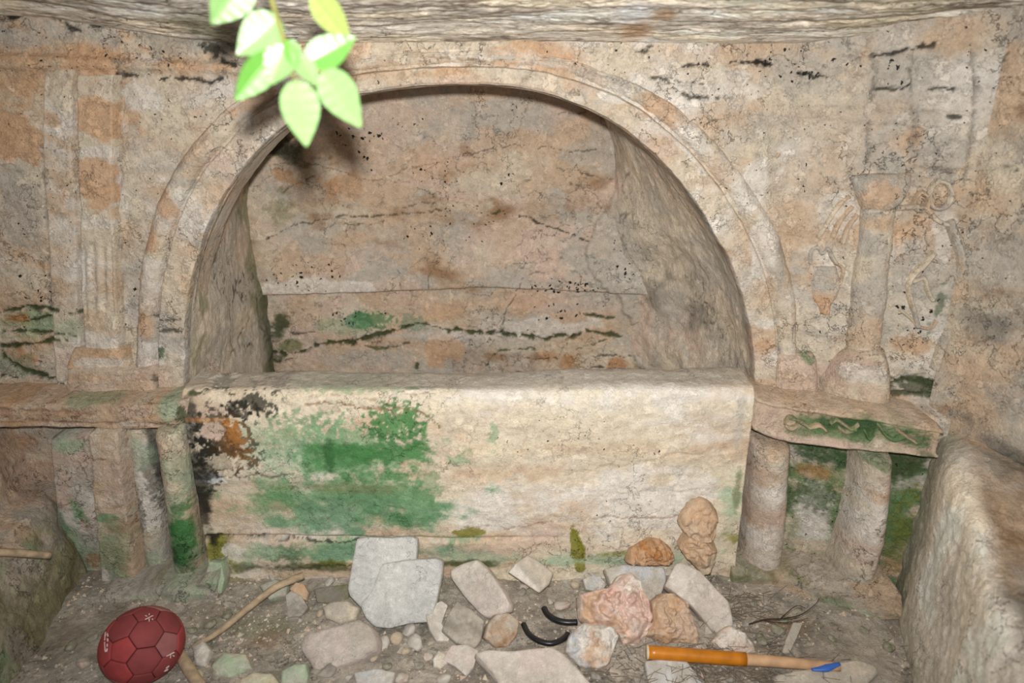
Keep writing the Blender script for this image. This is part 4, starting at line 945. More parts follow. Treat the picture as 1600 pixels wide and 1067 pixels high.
def stone(name, poly, base, nrm, thick, label, cat='stone', tones=None, seed=0, dome=0.0, rough=1.0, bevel=0.035, group=None, z0=0.0, n=72, lean_back=None, extra=None, mat=None, facet=0.0):
    """broken slab or rock: outline of its visible face measured on the tilted plane it lies in, given a real thickness"""
    nrm = np.array(nrm, float); nrm /= np.linalg.norm(nrm)
    a = G(base[0], base[1], z0)
    pts = []
    for x, y in poly:
        d = ray(x, y)
        pts.append(CAM + d * (((a - CAM) @ nrm) / (d @ nrm)))
    pts = np.array(pts)
    c = pts.mean(0)
    cl = np.vstack([pts, pts[:1]])
    s = np.concatenate([[0], np.cumsum(np.linalg.norm(np.diff(cl, axis=0), axis=1))])
    u = np.linspace(0, s[-1], n, endpoint=False)
    ring = np.stack([np.interp(u, s, cl[:, k]) for k in range(3)], -1)
    ring = 0.7 * ring + 0.15 * (np.roll(ring, 1, 0) + np.roll(ring, -1, 0))
    size = np.linalg.norm(pts - c, axis=1).mean()
    rr = list(np.linspace(0, .9, 10 if facet == 0 else 26)) + [.94, 1 - bevel * .4, 1.0]
    rows = []
    for r in rr:
        h = dome * math.sqrt(max(0, 1 - r * r))
        if r >= .94: h -= thick * .0 + bevel * size * (0.25 if r < .97 else (0.6 if r < 1 else 1.3))
        rows.append(c + (ring - c) * max(r, 1e-3) + nrm * h)
    for k in (.33, .66, .92):
        rows.append(c + (ring - c) * (1.0 + (.02 if k < .9 else -.03)) - nrm * (thick * k + bevel * size * 1.3 * (1 - k)))
    for r in (.9, .5, .001):
        rows.append(c + (ring - c) * r - nrm * (thick + .15 * dome * (1 - r)))
    V = np.array(rows)
    R = V.shape[0]
    amp = rough * size
    d3 = np.stack([fbm(V, 1.6 / size, 4, seed + k, .55) - .5 for k in (1, 2, 3)], -1)
    sharp = (np.abs(fbm(V, 2.3 / size, 4, seed + 5, .55) - .5) * 2)
    V2 = V + d3 * .16 * amp + nrm * ((sharp - .3) * facet * amp)[..., None]
    rgb = palette_cols(V2, tones or [('grey', 1), ('cream', .8)], seed + 9, 1.1 / size)
    if extra is not None:
        rgb = extra(V2, rgb, c, size)
    idx = np.arange(R * n).reshape(R, n)
    nx_ = np.roll(idx, -1, 1)
    f = np.stack([idx[:-1], idx[1:], nx_[1:], nx_[:-1]], -1).reshape(-1, 4)
    low_ = V2[..., 2].min()
    fl = float(floor_h(np.array([[V2[..., 0].mean(), V2[..., 1].mean(), 0.0]]))[0])
    org = np.array([c[0], c[1], max(low_, fl - .02)])
    me = mesh_np(name, V2.reshape(-1, 3) - org, f, rgba(rgb, .12 + 0 * sharp).reshape(-1, 4))
    o = finish(name, me, mat or M_STONE)
    o.location = org
    # outward normals
    e1 = ring[1] - ring[0]
    if np.dot(np.cross(e1, nrm), ring[0] - c) < 0:
        me.flip_normals()
    if label: tag(o, label, cat, group)
    return o

UPN = (0, -.25, 1)
LEAN = (0, -.85, .55)
# stepped grey block: two fused slabs
def gpal(V, rgb, c, s): return rgb
blk = [('blocka', 1), ('blockb', .8)]
root = empty('stepped_block', G(620, 975))
a1 = stone('back_slab', [(557, 842), (575, 839), (610, 841), (640, 838), (652, 842), (651, 860), (648, 905), (640, 945), (575, 962), (545, 930), (543, 918)], (560, 950), LEAN, .045, None, tones=blk, seed=501, rough=.10, bevel=.03, z0=.05)
a2 = stone('front_slab', [(596, 882), (630, 876), (680, 873), (691, 877), (690, 900), (682, 940), (672, 972), (640, 974), (610, 982), (585, 980), (570, 965), (562, 945), (580, 925)], (590, 980), LEAN, .055, None, tones=blk, seed=502, rough=.10, bevel=.03, z0=.02)
adopt(root, a1, a2)
tag(root, 'large pale grey stepped block leaning against the tomb chest', 'block')
pk = [('gpink', 1), ('grey', .7), ('white', .3)]
stone('stone_brick', [(702, 890), (722, 880), (743, 874), (760, 888), (785, 922), (797, 945), (796, 955), (760, 967), (750, 960), (722, 930), (703, 902)], (757, 967), (-.35, -.75, .7), .045, 'pinkish brick-shaped stone beside the grey stepped block', 'brick', pk, 505, rough=.2, bevel=.06, z0=.01)
stone('stone_tile', [(714, 938), (735, 950), (757, 970), (752, 1000), (742, 1012), (715, 1005), (690, 984), (700, 960)], (742, 1012), (.1, -.55, .85), .03, 'square brownish tile lying in front of the pinkish brick', 'tile', [('dgrey', 1), ('earth', .8), ('grey', .6)], 508, rough=.12, bevel=.05)
stone('cut_stone', [(762, 976), (775, 960), (795, 957), (812, 970), (808, 992), (795, 1010), (775, 1012), (757, 996)], (780, 1012), (.2, -.7, .7), .05, 'small brown cube-like stone right of the square tile', 'stone', [('earth', 1), ('brown', .9), ('tan', .5)], 511, rough=.5, bevel=.07, facet=.25)
def whiteedge(V, rgb, c, s):
    m = sst(.0, .3, (-(V[..., 0] - c[0]) - 1.1 * (V[..., 2] - c[2]) * 1.2) / s - .35)[..., None]
    return rgb * (1 - m) + CN['white'] * m
stone('broken_tile', [(794, 894), (808, 878), (824, 867), (846, 880), (864, 895), (858, 912), (842, 926), (818, 910)], (842, 927), (-.1, -.7, .7), .016, 'thin pale tile with a white edge against the chest foot', 'tile', [('grey', 1), ('earth', .6), ('cream', .5)], 514, rough=.12, bevel=.05, extra=whiteedge, z0=.02)
stone('stone_block', [(470, 1000), (480, 990), (530, 976), (563, 966), (580, 978), (589, 995), (588, 1015), (560, 1032), (520, 1045), (490, 1048), (478, 1030), (468, 1012)], (490, 1048), (-.1, -.55, .85), .07, 'big rounded brownish block in front of the stepped block', 'stone', [('dearth', .8), ('gpink', 1), ('grey', .6)], 517, rough=.25, bevel=.12, dome=.012)
stone('stone_slab', [(742, 1020), (760, 1014), (800, 1017), (830, 1012), (862, 1010), (880, 1020), (905, 1045), (925, 1068), (918, 1085), (850, 1092), (790, 1088), (770, 1050)], (850, 1092), (.05, -.5, .88), .06, 'wide pinkish slab at the bottom centre edge', 'slab', [('gpink', 1), ('grey', .8), ('white', .7)], 520, rough=.22, bevel=.05)
pinkr = [('rosy', 1), ('white', .6), ('orange', .35)]
stone('mottled_rock', [(905, 930), (925, 922), (950, 918), (968, 897), (988, 893), (1004, 905), (1006, 925), (1022, 955), (1018, 985), (998, 1005), (975, 1012), (965, 990), (930, 982), (908, 965)], (975, 1012), (0, -.7, .7), .09, 'large pink and white mottled rock in the middle of the rubble', 'rock', pinkr, 523, dome=.03, rough=1.1, bevel=.12, facet=.75, n=96)
stone('orange_rock', [(1018, 940), (1035, 926), (1055, 926), (1075, 940), (1085, 965), (1095, 995), (1090, 1008), (1060, 1003), (1042, 1010), (1020, 996), (1006, 992), (1022, 970)], (1045, 1010), (0, -.7, .7), .09, 'tan-orange rock right of the pink mottled rock', 'rock', [('orange', 1), ('pink', .9), ('tan', .7)], 526, dome=.03, rough=.9, bevel=.12, facet=.6, n=96)
stone('orange_rock', [(978, 880), (985, 860), (1002, 850), (1015, 842), (1035, 846), (1048, 858), (1056, 872), (1050, 885), (1020, 884), (990, 884)], (1020, 896), (0, -.92, .35), .05, 'bright orange rock lying on top of the pile by the chest', 'rock', [('orange', 1), ('rust', .35), ('tan', .5)], 529, dome=.025, rough=1.0, bevel=.12, facet=.8, z0=.05, n=96)
stone('upright_rock', [(1082, 795), (1100, 788), (1112, 792), (1124, 810), (1118, 838), (1106, 846), (1122, 862), (1118, 880), (1112, 900), (1095, 895), (1078, 880), (1062, 862), (1070, 850), (1078, 838), (1063, 828), (1068, 808)], (1095, 906), (0, -1, .02), .045, 'knobbly orange-tan rock standing upright against the chest', 'rock', [('tan', 1), ('orange', .7), ('cream', .5)], 532, dome=.02, rough=.8, bevel=.10, facet=.45, z0=.03, n=110)
gy = [('grey', 1), ('bluegrey', .7), ('white', .4)]
stone('grey_slab', [(945, 888), (975, 882), (1000, 884), (1038, 886), (1042, 905), (1030, 940), (1010, 945), (985, 930), (955, 915)], (1000, 945), (0, -.7, .7), .06, 'squarish grey slab behind the pink mottled rock', 'slab', gy, 535, rough=.25, bevel=.05, z0=.01)
stone('grey_rock', [(910, 905), (925, 898), (940, 900), (948, 915), (940, 925), (915, 922)], (925, 928), (0, -.7, .7), .04, 'small rough grey rock left of the grey slab', 'rock', gy, 537, dome=.01, rough=.8, bevel=.1, facet=.4)
stone('long_slab', [(1038, 915), (1055, 880), (1066, 878), (1095, 892), (1120, 920), (1140, 940), (1146, 975), (1128, 992), (1112, 985), (1080, 945)], (1128, 996), (-.15, -.6, .8), .05, 'long grey slab slanting down beside the tan-orange rock', 'slab', [('grey', 1), ('gpink', .5), ('white', .3)], 540, rough=.25, bevel=.06, z0=.01)
stone('white_rock', [(895, 985), (912, 972), (930, 975), (960, 978), (968, 992), (962, 1008), (955, 1035), (935, 1046), (905, 1040), (884, 1018), (886, 1005)], (930, 1048), (0, -.65, .75), .06, 'bluish white rock with an orange underside by the black arcs', 'rock', [('bluegrey', 1), ('white', 1), ('orange', .3)], 543, dome=.02, rough=.9, bevel=.1, facet=.6, n=96)
stone('pale_pink_rock', [(1112, 1003), (1125, 985), (1140, 976), (1160, 985), (1178, 1005), (1180, 1020), (1160, 1022), (1130, 1018)], (1150, 1024), (0, -.65, .75), .04, 'small pinkish white rock just above the orange pole', 'rock', [('pink', 1), ('white', 1), ('orange', .2)], 546, dome=.015, rough=.9, bevel=.1, facet=.6)
stone('stone_slab', [(1008, 1032), (1040, 1028), (1070, 1028), (1085, 1048), (1104, 1075), (1015, 1080)], (1050, 1080), (0, -.5, .88), .04, 'light grey slab under the orange pole at the bottom edge', 'slab', gy, 549, rough=.15, bevel=.05)
stone('flat_stone', [(1210, 1055), (1240, 1048), (1280, 1042), (1310, 1034), (1345, 1030), (1372, 1040), (1374, 1052), (1350, 1075), (1290, 1085), (1225, 1075)], (1300, 1085), (.05, -.4, .9), .035, 'flat grey-tan stone at the bottom edge near the blue pole tip', 'stone', [('grey', 1), ('cream', .5), ('earth', .4)], 552, rough=.3, bevel=.06)
stone('wood_sliver', [(1240, 972), (1255, 972), (1248, 990), (1234, 1020), (1222, 1020), (1228, 1000)], (1228, 1022), (.1, -.5, .85), .012, 'short grey splinter of board behind the bare pole', 'board', [('grey', 1), ('earth', .6)], 555, rough=.08, bevel=.05)
stone('grey_stone', [(446, 930), (455, 922), (470, 930), (481, 948), (470, 962), (448, 965)], (455, 966), (0, -.6, .8), .03, 'dark grey angular stone under the small orange chip, left of the block', 'stone', [('dgrey', 1), ('grey', .6)], 558, rough=.3, bevel=.08)
stone('orange_chip', [(452, 920), (462, 909), (475, 912), (482, 925), (478, 937), (462, 934)], (468, 940), (0, -.6, .8), .022, 'small orange stone chip on the dark grey stone', 'stone', [('orange', 1), ('tan', .8)], 560, rough=.5, bevel=.1, dome=.005, z0=.02)
stone('green_stone', [(440, 1048), (460, 1038), (478, 1036), (482, 1055), (478, 1072), (438, 1072)], (460, 1074), (0, -.55, .85), .05, 'greenish stone at the bottom edge left of the big brownish block', 'stone', [('pgreen', 1), ('grey', .7)], 562, rough=.5, bevel=.1, dome=.01)
stone('white_stone', [(665, 960), (675, 945), (690, 938), (700, 945), (690, 975), (705, 995), (700, 1002), (682, 1002), (672, 985)], (690, 1004), (.2, -.6, .8), .04, 'white stone wedge between the stepped block and the square tile', 'stone', [('white', 1), ('grey', .5)], 564, rough=.4, bevel=.08)
stone('pale_rock', [(504, 948), (520, 940), (545, 938), (562, 950), (556, 968), (530, 975), (508, 965)], (530, 978), (0, -.6, .8), .04, 'cream rock tucked behind the big brownish block', 'rock', [('cream', 1), ('grey', .7)], 566, rough=.6, bevel=.1, dome=.012)
stone('mossy_rock', [(405, 915), (430, 905), (450, 912), (448, 930), (420, 938)], (425, 940), (0, -.5, .85), .03, None, tones=[('grey', 1), ('pgreen', .6)], seed=568, rough=.6, bevel=.1, dome=.01)
tag(bpy.data.objects['mossy_rock'], 'grey-green rock by the end of the long stick', 'rock')
stone('rubble_stone', [(330, 1040), (350, 1018), (385, 1022), (395, 1045), (360, 1060), (335, 1058)], (360, 1062), (0, -.5, .88), .04, 'pale rubble stone right of the ball between the two sticks', 'stone', [('grey', 1), ('pgreen', .4), ('cream', .5)], 570, rough=.7, bevel=.1, dome=.015)
stone('rubble_stone', [(375, 1062), (395, 1050), (425, 1052), (440, 1070), (400, 1085), (370, 1080)], (400, 1085), (0, -.5, .88), .04, 'yellowish mossy stone at the bottom edge, right of the ball', 'stone', [('pgreen', 1), ('moss', .25), ('cream', .6)], 572, rough=.5, bevel=.1, dome=.01)
stone('rubble_stone', [(300, 1010), (318, 1000), (330, 1015), (322, 1042), (306, 1040)], (315, 1044), (0, -.5, .88), .035, 'white oval stone touching the short thick stick', 'stone', [('white', 1), ('grey', .8)], 574, rough=.4, bevel=.1, dome=.012)
stone('bottom_slab', [(552, 1050), (590, 1044), (618, 1050), (612, 1070), (560, 1080)], (585, 1080), (0, -.4, .9), .03, 'flat grey slab at the bottom edge below the stepped block', 'slab', gy, 576, rough=.25, bevel=.06)
stone('grey_green_slab', [(490, 920), (520, 915), (545, 912), (545, 935), (520, 942), (495, 940)], (520, 944), (0, -.4, .9), .025, 'dark grey-green slab left of the stepped block at the chest foot', 'slab', [('dgrey', 1), ('olive', .5)], 578, rough=.3, bevel=.06)
stone('corner_stone', [(326, 878), (345, 880), (350, 905), (345, 928), (325, 925), (320, 900)], (335, 930), (0, -.9, .4), .05, 'upright grey stone at the left foot of the chest', 'stone', [('grey', 1), ('pgreen', .5)], 580, rough=.4, bevel=.08)
stone('pink_chip', [(690, 1030), (705, 1008), (730, 1006), (748, 1016), (740, 1042), (728, 1056), (710, 1040)], (722, 1058), (0, -.5, .85), .03, 'pale pink wedge stone left of the wide pinkish slab', 'stone', pk, 582, rough=.4, bevel=.08)
stone('knobbly_stone', [(676, 1030), (685, 1016), (698, 1022), (700, 1036), (688, 1046), (677, 1042)], (688, 1048), (0, -.5, .85), .025, 'small knobbly white stone next to the pale pink wedge', 'stone', [('white', 1), ('cream', .8)], 584, rough=.9, bevel=.1, dome=.01, facet=.4)

# pebbles: individuals
rng = random.Random(5)
pt = [[('grey', 1), ('white', .6)], [('cream', 1), ('tan', .5)], [('pink', 1), ('white', .5)], [('dgrey', 1), ('grey', .6)], [('grey', 1), ('olive', .4)]]
proto = []
for k in range(5):
    n1_, n2_ = 14, 9
    a_, b_ = np.meshgrid(np.linspace(0, 2 * math.pi, n1_, endpoint=False), np.linspace(-math.pi / 2, math.pi / 2, n2_))
    V = np.stack([np.cos(a_) * np.cos(b_), .8 * np.sin(a_) * np.cos(b_), .55 * np.sin(b_)], -1)
    d3 = np.stack([fbm(V, 1.2, 3, 600 + 5 * k + j) - .5 for j in range(3)], -1)
    V = V + .9 * d3
    V[..., 2] = np.maximum(V[..., 2], -.45)
    idx = np.arange(n1_ * n2_).reshape(n2_, n1_); nx_ = np.roll(idx, -1, 1)
    f = np.stack([idx[:-1], nx_[:-1], nx_[1:], idx[1:]], -1).reshape(-1, 4)
    rgb = palette_cols(V * .03, pt[k], 620 + k, 40)
    me = mesh_np('pebble', V.reshape(-1, 3), f, rgba(rgb, 0 * a_).reshape(-1, 4))
    me.materials.append(M_STONE)
    proto.append(me)
anchors = [(620, 960, 'the stepped block'), (750, 920, 'the pinkish brick'), (725, 975, 'the square tile'), (785, 985, 'the brown cube-like stone'), (830, 897, 'the thin pale tile'), (530, 1008, 'the big brownish block'),
           (830, 1050, 'the wide pinkish slab'), (965, 950, 'the pink mottled rock'), (1050, 970, 'the tan-orange rock'), (925, 1010, 'the bluish white rock'), (1150, 1000, 'the pinkish white rock'), (855, 980, 'the black plastic arcs'),
           (460, 945, 'the dark grey angular stone'), (460, 1055, 'the greenish stone'), (220, 1010, 'the red ball'), (1090, 1025, 'the orange sleeve of the pole'), (1290, 1055, 'the flat grey-tan stone'), (1230, 955, 'the dead twig'),
           (1340, 930, 'the column plinth'), (720, 1030, 'the pale pink wedge stone'), (390, 950, 'the long stick'), (345, 905, 'the upright grey stone'), (590, 1060, 'the flat grey slab'), (300, 1045, 'the short thick stick')]
tone_word = ['pale grey', 'cream', 'pinkish', 'dark grey', 'greenish grey']
used_labels = {}
def pebble_label(px, py, r, k):
    ax, ay, w = min(anchors, key=lambda a: (a[0] - px) ** 2 + 2 * (a[1] - py) ** 2)
    dx, dy = px - ax, py - ay
    side = ('left of' if dx < 0 else 'right of') if abs(dx) > abs(dy) * .9 else ('behind' if dy < 0 else 'in front of')
    sz = 'tiny' if r < 9 else 'small' if r < 12 else 'fist-sized'
    base = '%s %s loose stone %s %s' % (sz, tone_word[k], side, w)
    if base in used_labels:
        used_labels[base] += 1
        base = base + (', nearer the camera' if used_labels[base] == 2 else ', nearest the camera')
    else:
        used_labels[base] = 1
    return base
def pebble(px, py, r, k, label, group):
    label = pebble_label(px, py, r, k)
    q = G(px, py)
    o = bpy.data.objects.new('pebble', proto[k])
    zc = (q - CAM) @ FWD
    rad = r * zc / F
    h = float(floor_h(np.array([[q[0], q[1], 0.0]]))[0])
    o.location = (q[0], q[1], h + rad * .28)
    o.scale = (rad * rng.uniform(.85, 1.15), rad * rng.uniform(.8, 1.1), rad * rng.uniform(.8, 1.15))
    o.rotation_euler = (rng.uniform(-.3, .3), rng.uniform(-.3, .3), rng.uniform(0, 6.28))
    COL.objects.link(o)
    tag(o, label, 'pebble', group)
named = [(600, 1006, 13, 0), (620, 1000, 12, 1), (633, 1018, 7, 1), (650, 1005, 14, 0), (585, 1027, 8, 1), (640, 985, 12, 0), (512, 1050, 14, 3), (630, 1060, 10, 2), (695, 1060, 12, 0), (437, 1025, 9, 3), (880, 945, 12, 2), (898, 912, 9, 1),
         (870, 965, 13, 3), (815, 925, 9, 3), (820, 915, 8, 2), (425, 900, 8, 0), (445, 905, 8, 0), (515, 908, 9, 0), (500, 958, 9, 1), (590, 1010, 9, 1), (668, 1025, 8, 2), (1215, 985, 12, 4), (1190, 1000, 10, 4), (1225, 965, 10, 4),
         (1075, 1020, 8, 0), (930, 1058, 10, 3), (960, 1050, 9, 2), (985, 1020, 8, 3), (655, 1040, 9, 3), (545, 1058, 9, 0), (605, 1040, 9, 4), (330, 975, 10, 4), (355, 960, 9, 4), (300, 985, 9, 4), (310, 1060, 11, 1), (420, 1065, 10, 1),
         (130, 1040, 12, 2), (110, 1010, 10, 4), (145, 1000, 9, 4), (480, 880, 8, 4), (560, 905, 8, 4), (775, 1030, 7, 3), (1000, 1070, 12, 3), (1140, 1065, 10, 3), (1180, 1060, 8, 4), (1390, 1010, 10, 4), (1300, 1000, 8, 4), (1350, 985, 7, 4), (745, 905, 9, 4), (860, 935, 7, 0)]
for x, y, r, k in sorted(named, key=lambda a: a[1]):
    pebble(x, y, r, k, 'small loose stone among the rubble on the floor before the chest', 'small loose stones in the rubble')
# gravel: nobody could count it
n1_ = 9000
gr = np.random.RandomState(11)
gx = gr.uniform(-1.25, 1.05, n1_); gy_ = gr.uniform(-.95, -.15, n1_)
keep = fbm(np.stack([gx, gy_, 0 * gx], -1), 6, 3, 650) > .44
gx, gy_ = gx[keep], gy_[keep]
rad = np.exp(gr.normal(-5.75, .45, len(gx)))
tet = np.array([[1, .1, -.3], [-.4, .9, -.35], [-.6, -.8, -.3], [.1, 0, .8], [.7, -.7, .1]])
fc = [(0, 1, 3), (1, 2, 3), (2, 4, 3), (4, 0, 3), (0, 2, 1), (0, 4, 2)]
ang = gr.uniform(0, 6.28, len(gx)); ca_, sa_ = np.cos(ang), np.sin(ang)
T = np.repeat(tet[None], len(gx), 0) + gr.normal(0, .22, (len(gx), 5, 3))
Vg = np.stack([(T[..., 0] * ca_[:, None] - T[..., 1] * sa_[:, None]) * rad[:, None] + gx[:, None], (T[..., 0] * sa_[:, None] + T[..., 1] * ca_[:, None]) * rad[:, None] + gy_[:, None],
               T[..., 2] * rad[:, None] + (floor_h(np.stack([gx, gy_, 0 * gx], -1)) + rad * .15)[:, None]], -1)
fcs = (np.array(fc)[None] + 5 * np.arange(len(gx))[:, None, None]).reshape(-1, 3)
tone = np.array([CN['grey'], CN['cream'], CN['dgrey'], CN['earth'], CN['pink'], CN['dearth']])[gr.randint(0, 6, len(gx))]
cg = np.repeat(np.concatenate([tone, 0 * tone[:, :1]], 1)[:, None], 5, 1)
go = finish('gravel', mesh_np('gravel', Vg.reshape(-1, 3), fcs, cg.reshape(-1, 4), False), M_STONE)
tag(go, 'fine pale gravel and stone chips scattered over the earth floor', 'gravel', kind='stuff')

# ------------------------------------------------------------------ tubes: sticks, pole, arcs, twigs
def tube(name, pts, rad, mat, parent=None, ns=10, flat_=1.0, caps=True, org=None):
    pts = resample(np.array(pts, float), max(8, 5 * len(pts)))
    n = len(pts)
    r = np.interp(np.linspace(0, 1, n), np.linspace(0, 1, len(rad)), rad) if hasattr(rad, '__len__') else np.full(n, rad)
    t = np.gradient(pts, axis=0); t /= np.linalg.norm(t, axis=1)[:, None]
    up = np.array([0, 0, 1.0])
    s = np.cross(t, up); s /= np.linalg.norm(s, axis=1)[:, None] + 1e-9
    w = np.cross(s, t)
    a = np.linspace(0, 2 * math.pi, ns, endpoint=False)
    V = pts[:, None] + r[:, None, None] * (np.cos(a)[None, :, None] * s[:, None] + flat_ * np.sin(a)[None, :, None] * w[:, None])
    idx = np.arange(n * ns).reshape(n, ns); nx_ = np.roll(idx, -1, 1)
    f = [tuple(q) for q in np.stack([idx[:-1], nx_[:-1], nx_[1:], idx[1:]], -1).reshape(-1, 4)]
    if caps:
        f += [tuple(idx[0][::-1]), tuple(idx[-1])]
    o0 = np.array(org) if org is not None else pts[0]
    me = mesh_np(name, V.reshape(-1, 3) - o0, f)
    o = finish(name, me, mat)
    o.location = o0
    if parent is not None:
        adopt(parent, o)
    return o

M_ORANGE = plain_mat('orange_varnish', (184, 112, 18), .35, .5, .18, 40, .05)
M_WOOD = plain_mat('bare_wood', (186, 150, 116), .8, .2, .2, 30, .2)
M_BLUE = plain_mat('blue_plastic', (52, 98, 178), .4, .4, .12, 40, .05)
M_STICK = plain_mat('weathered_stick', (170, 150, 124), .9, .1, .3, 50, .5)
M_BLACKP = plain_mat('black_plastic', (28, 28, 30), .35, .4, .3, 60, .1)
M_TWIG = plain_mat('dark_twig', (58, 48, 40), .9, .1, .3, 80, .3)

root = empty('broken_pole', G(1010, 1022, .02))
def gz(x, y, z): return G(x, y, z)
pa, pb_, pc, pd = gz(1012, 1019, .045), gz(1165, 1030, .035), gz(1290, 1040, .03), gz(1312, 1042, .03)
tube('orange_sleeve', [pa, .5 * (pa + pb_), pb_], .0165, M_ORANGE, root, 16)
tube('end_cap', [pa - (pb_ - pa) * .012, pa + (pb_ - pa) * .004], .0172, plain_mat('worn_white_end', (206, 190, 160), .7, .2, .15), root, 16)
tube('bare_pole', [pb_ - (pb_ - pa) * .02, .5 * (pb_ + pc), pd], [.0145, .0130, .0105], M_WOOD, root, 14)
tube('blue_tip', [gz(1268, 1046, .03), gz(1288, 1044, .035), gz(1312, 1037, .04)], [.004, .011, .005], M_BLUE, root, 10, .6)
tag(root, 'broken broom pole with an orange sleeve, bare wood and a blue tip', 'pole')

tag(tube('long_stick', [G(300, 1012, .02), G(345, 985, .03), G(390, 948, .04), G(430, 918, .05), G(474, 899, .055)], [.006, .008, .009, .010, .011], M_STICK, ns=9), 'long thin pale stick slanting up from the ball towards the chest', 'stick')
tag(tube('short_stick', [G(278, 1018, .02), G(292, 1040, .022), G(312, 1072, .02)], [.013, .015, .014], M_STICK, ns=10), 'short thick stick lying just right of the red ball', 'stick')
e0, e1 = np.array([-1.42, -.36, .262]), P(76, 868, lambda x: -.34)
tag(tube('ledge_stick', [P(-30, 862, lambda x: -.40), P(30, 864, lambda x: -.36), P(78, 868, lambda x: -.31)], [.010, .010, .009], M_STICK, ns=9), 'pale stick lying across the left rock outcrop', 'stick')
# black plastic arcs
def arc(name, pts, label, wd=.011):
    q = np.array([G(x, y, .022) for x, y in pts])
    o = tube(name, q, wd, M_BLACKP, ns=10, flat_=.9)
    tag(o, label, 'plastic ring')
    return o
arc('plastic_arc', [(818, 975), (826, 990), (842, 1001), (862, 1005), (880, 998), (888, 990)], 'lower black broken plastic arc left of the bluish white rock', .0075)
arc('plastic_arc', [(850, 950), (856, 960), (868, 968), (884, 972), (902, 972)], 'upper black broken plastic arc, nearer the chest', .0085)
# dead twig on the plinth
root = empty('dead_twig', G(1180, 968))
tube('stem', [G(1170, 975, .03), G(1195, 968, .05), G(1225, 966, .06), G(1252, 960, .08), G(1274, 944, .10), G(1280, 935, .11)], [.0017, .0017, .0016, .0014, .0012, .0008], M_TWIG, root, 6)
tube('side_shoot', [G(1220, 966, .06), G(1232, 955, .09), G(1246, 946, .11), G(1258, 950, .10)], [.0013, .0012, .001, .0006], M_TWIG, root, 6)
tube('side_shoot', [G(1190, 968, .05), G(1210, 972, .05), G(1236, 972, .05), G(1262, 966, .06)], [.0012, .0012, .0009, .0006], M_TWIG, root, 6)
tag(root, 'thin dark dead twig in front of the right-hand column plinth', 'twig')
# dry straw
M_STRAW = plain_mat('dry_straw', (128, 116, 100), .9, .1, .35, 60, .2)
sv, sf = [], []
for k in range(420):
    px = rng.gauss(1130, 75); py = rng.gauss(1045, 24)
    if rng.random() < .3: px, py = rng.gauss(1155, 30), rng.gauss(950, 14)
    q = G(px, py, .012); q[2] += float(floor_h(q[None])[0]) + rng.uniform(0, .012)
    a = rng.uniform(0, math.pi); l = rng.uniform(.02, .06)
    d = np.array([math.cos(a), math.sin(a) * .7, rng.uniform(-.15, .2)]) * l / 2
    w = np.array([-math.sin(a), math.cos(a), 0]) * .0007; h = np.array([0, 0, .0012])
    i = len(sv)
    sv += [q - d - w, q - d + w, q - d + h, q + d - w, q + d + w, q + d + h]
    sf += [(i, i + 3, i + 4, i + 1), (i + 1, i + 4, i + 5, i + 2), (i + 2, i + 5, i + 3, i)]
tag(finish('dry_straw', mesh_np('dry_straw', np.array(sv), np.array(sf)), M_STRAW), 'thin dry grey straw and rootlets around the orange pole', 'straw', kind='stuff')

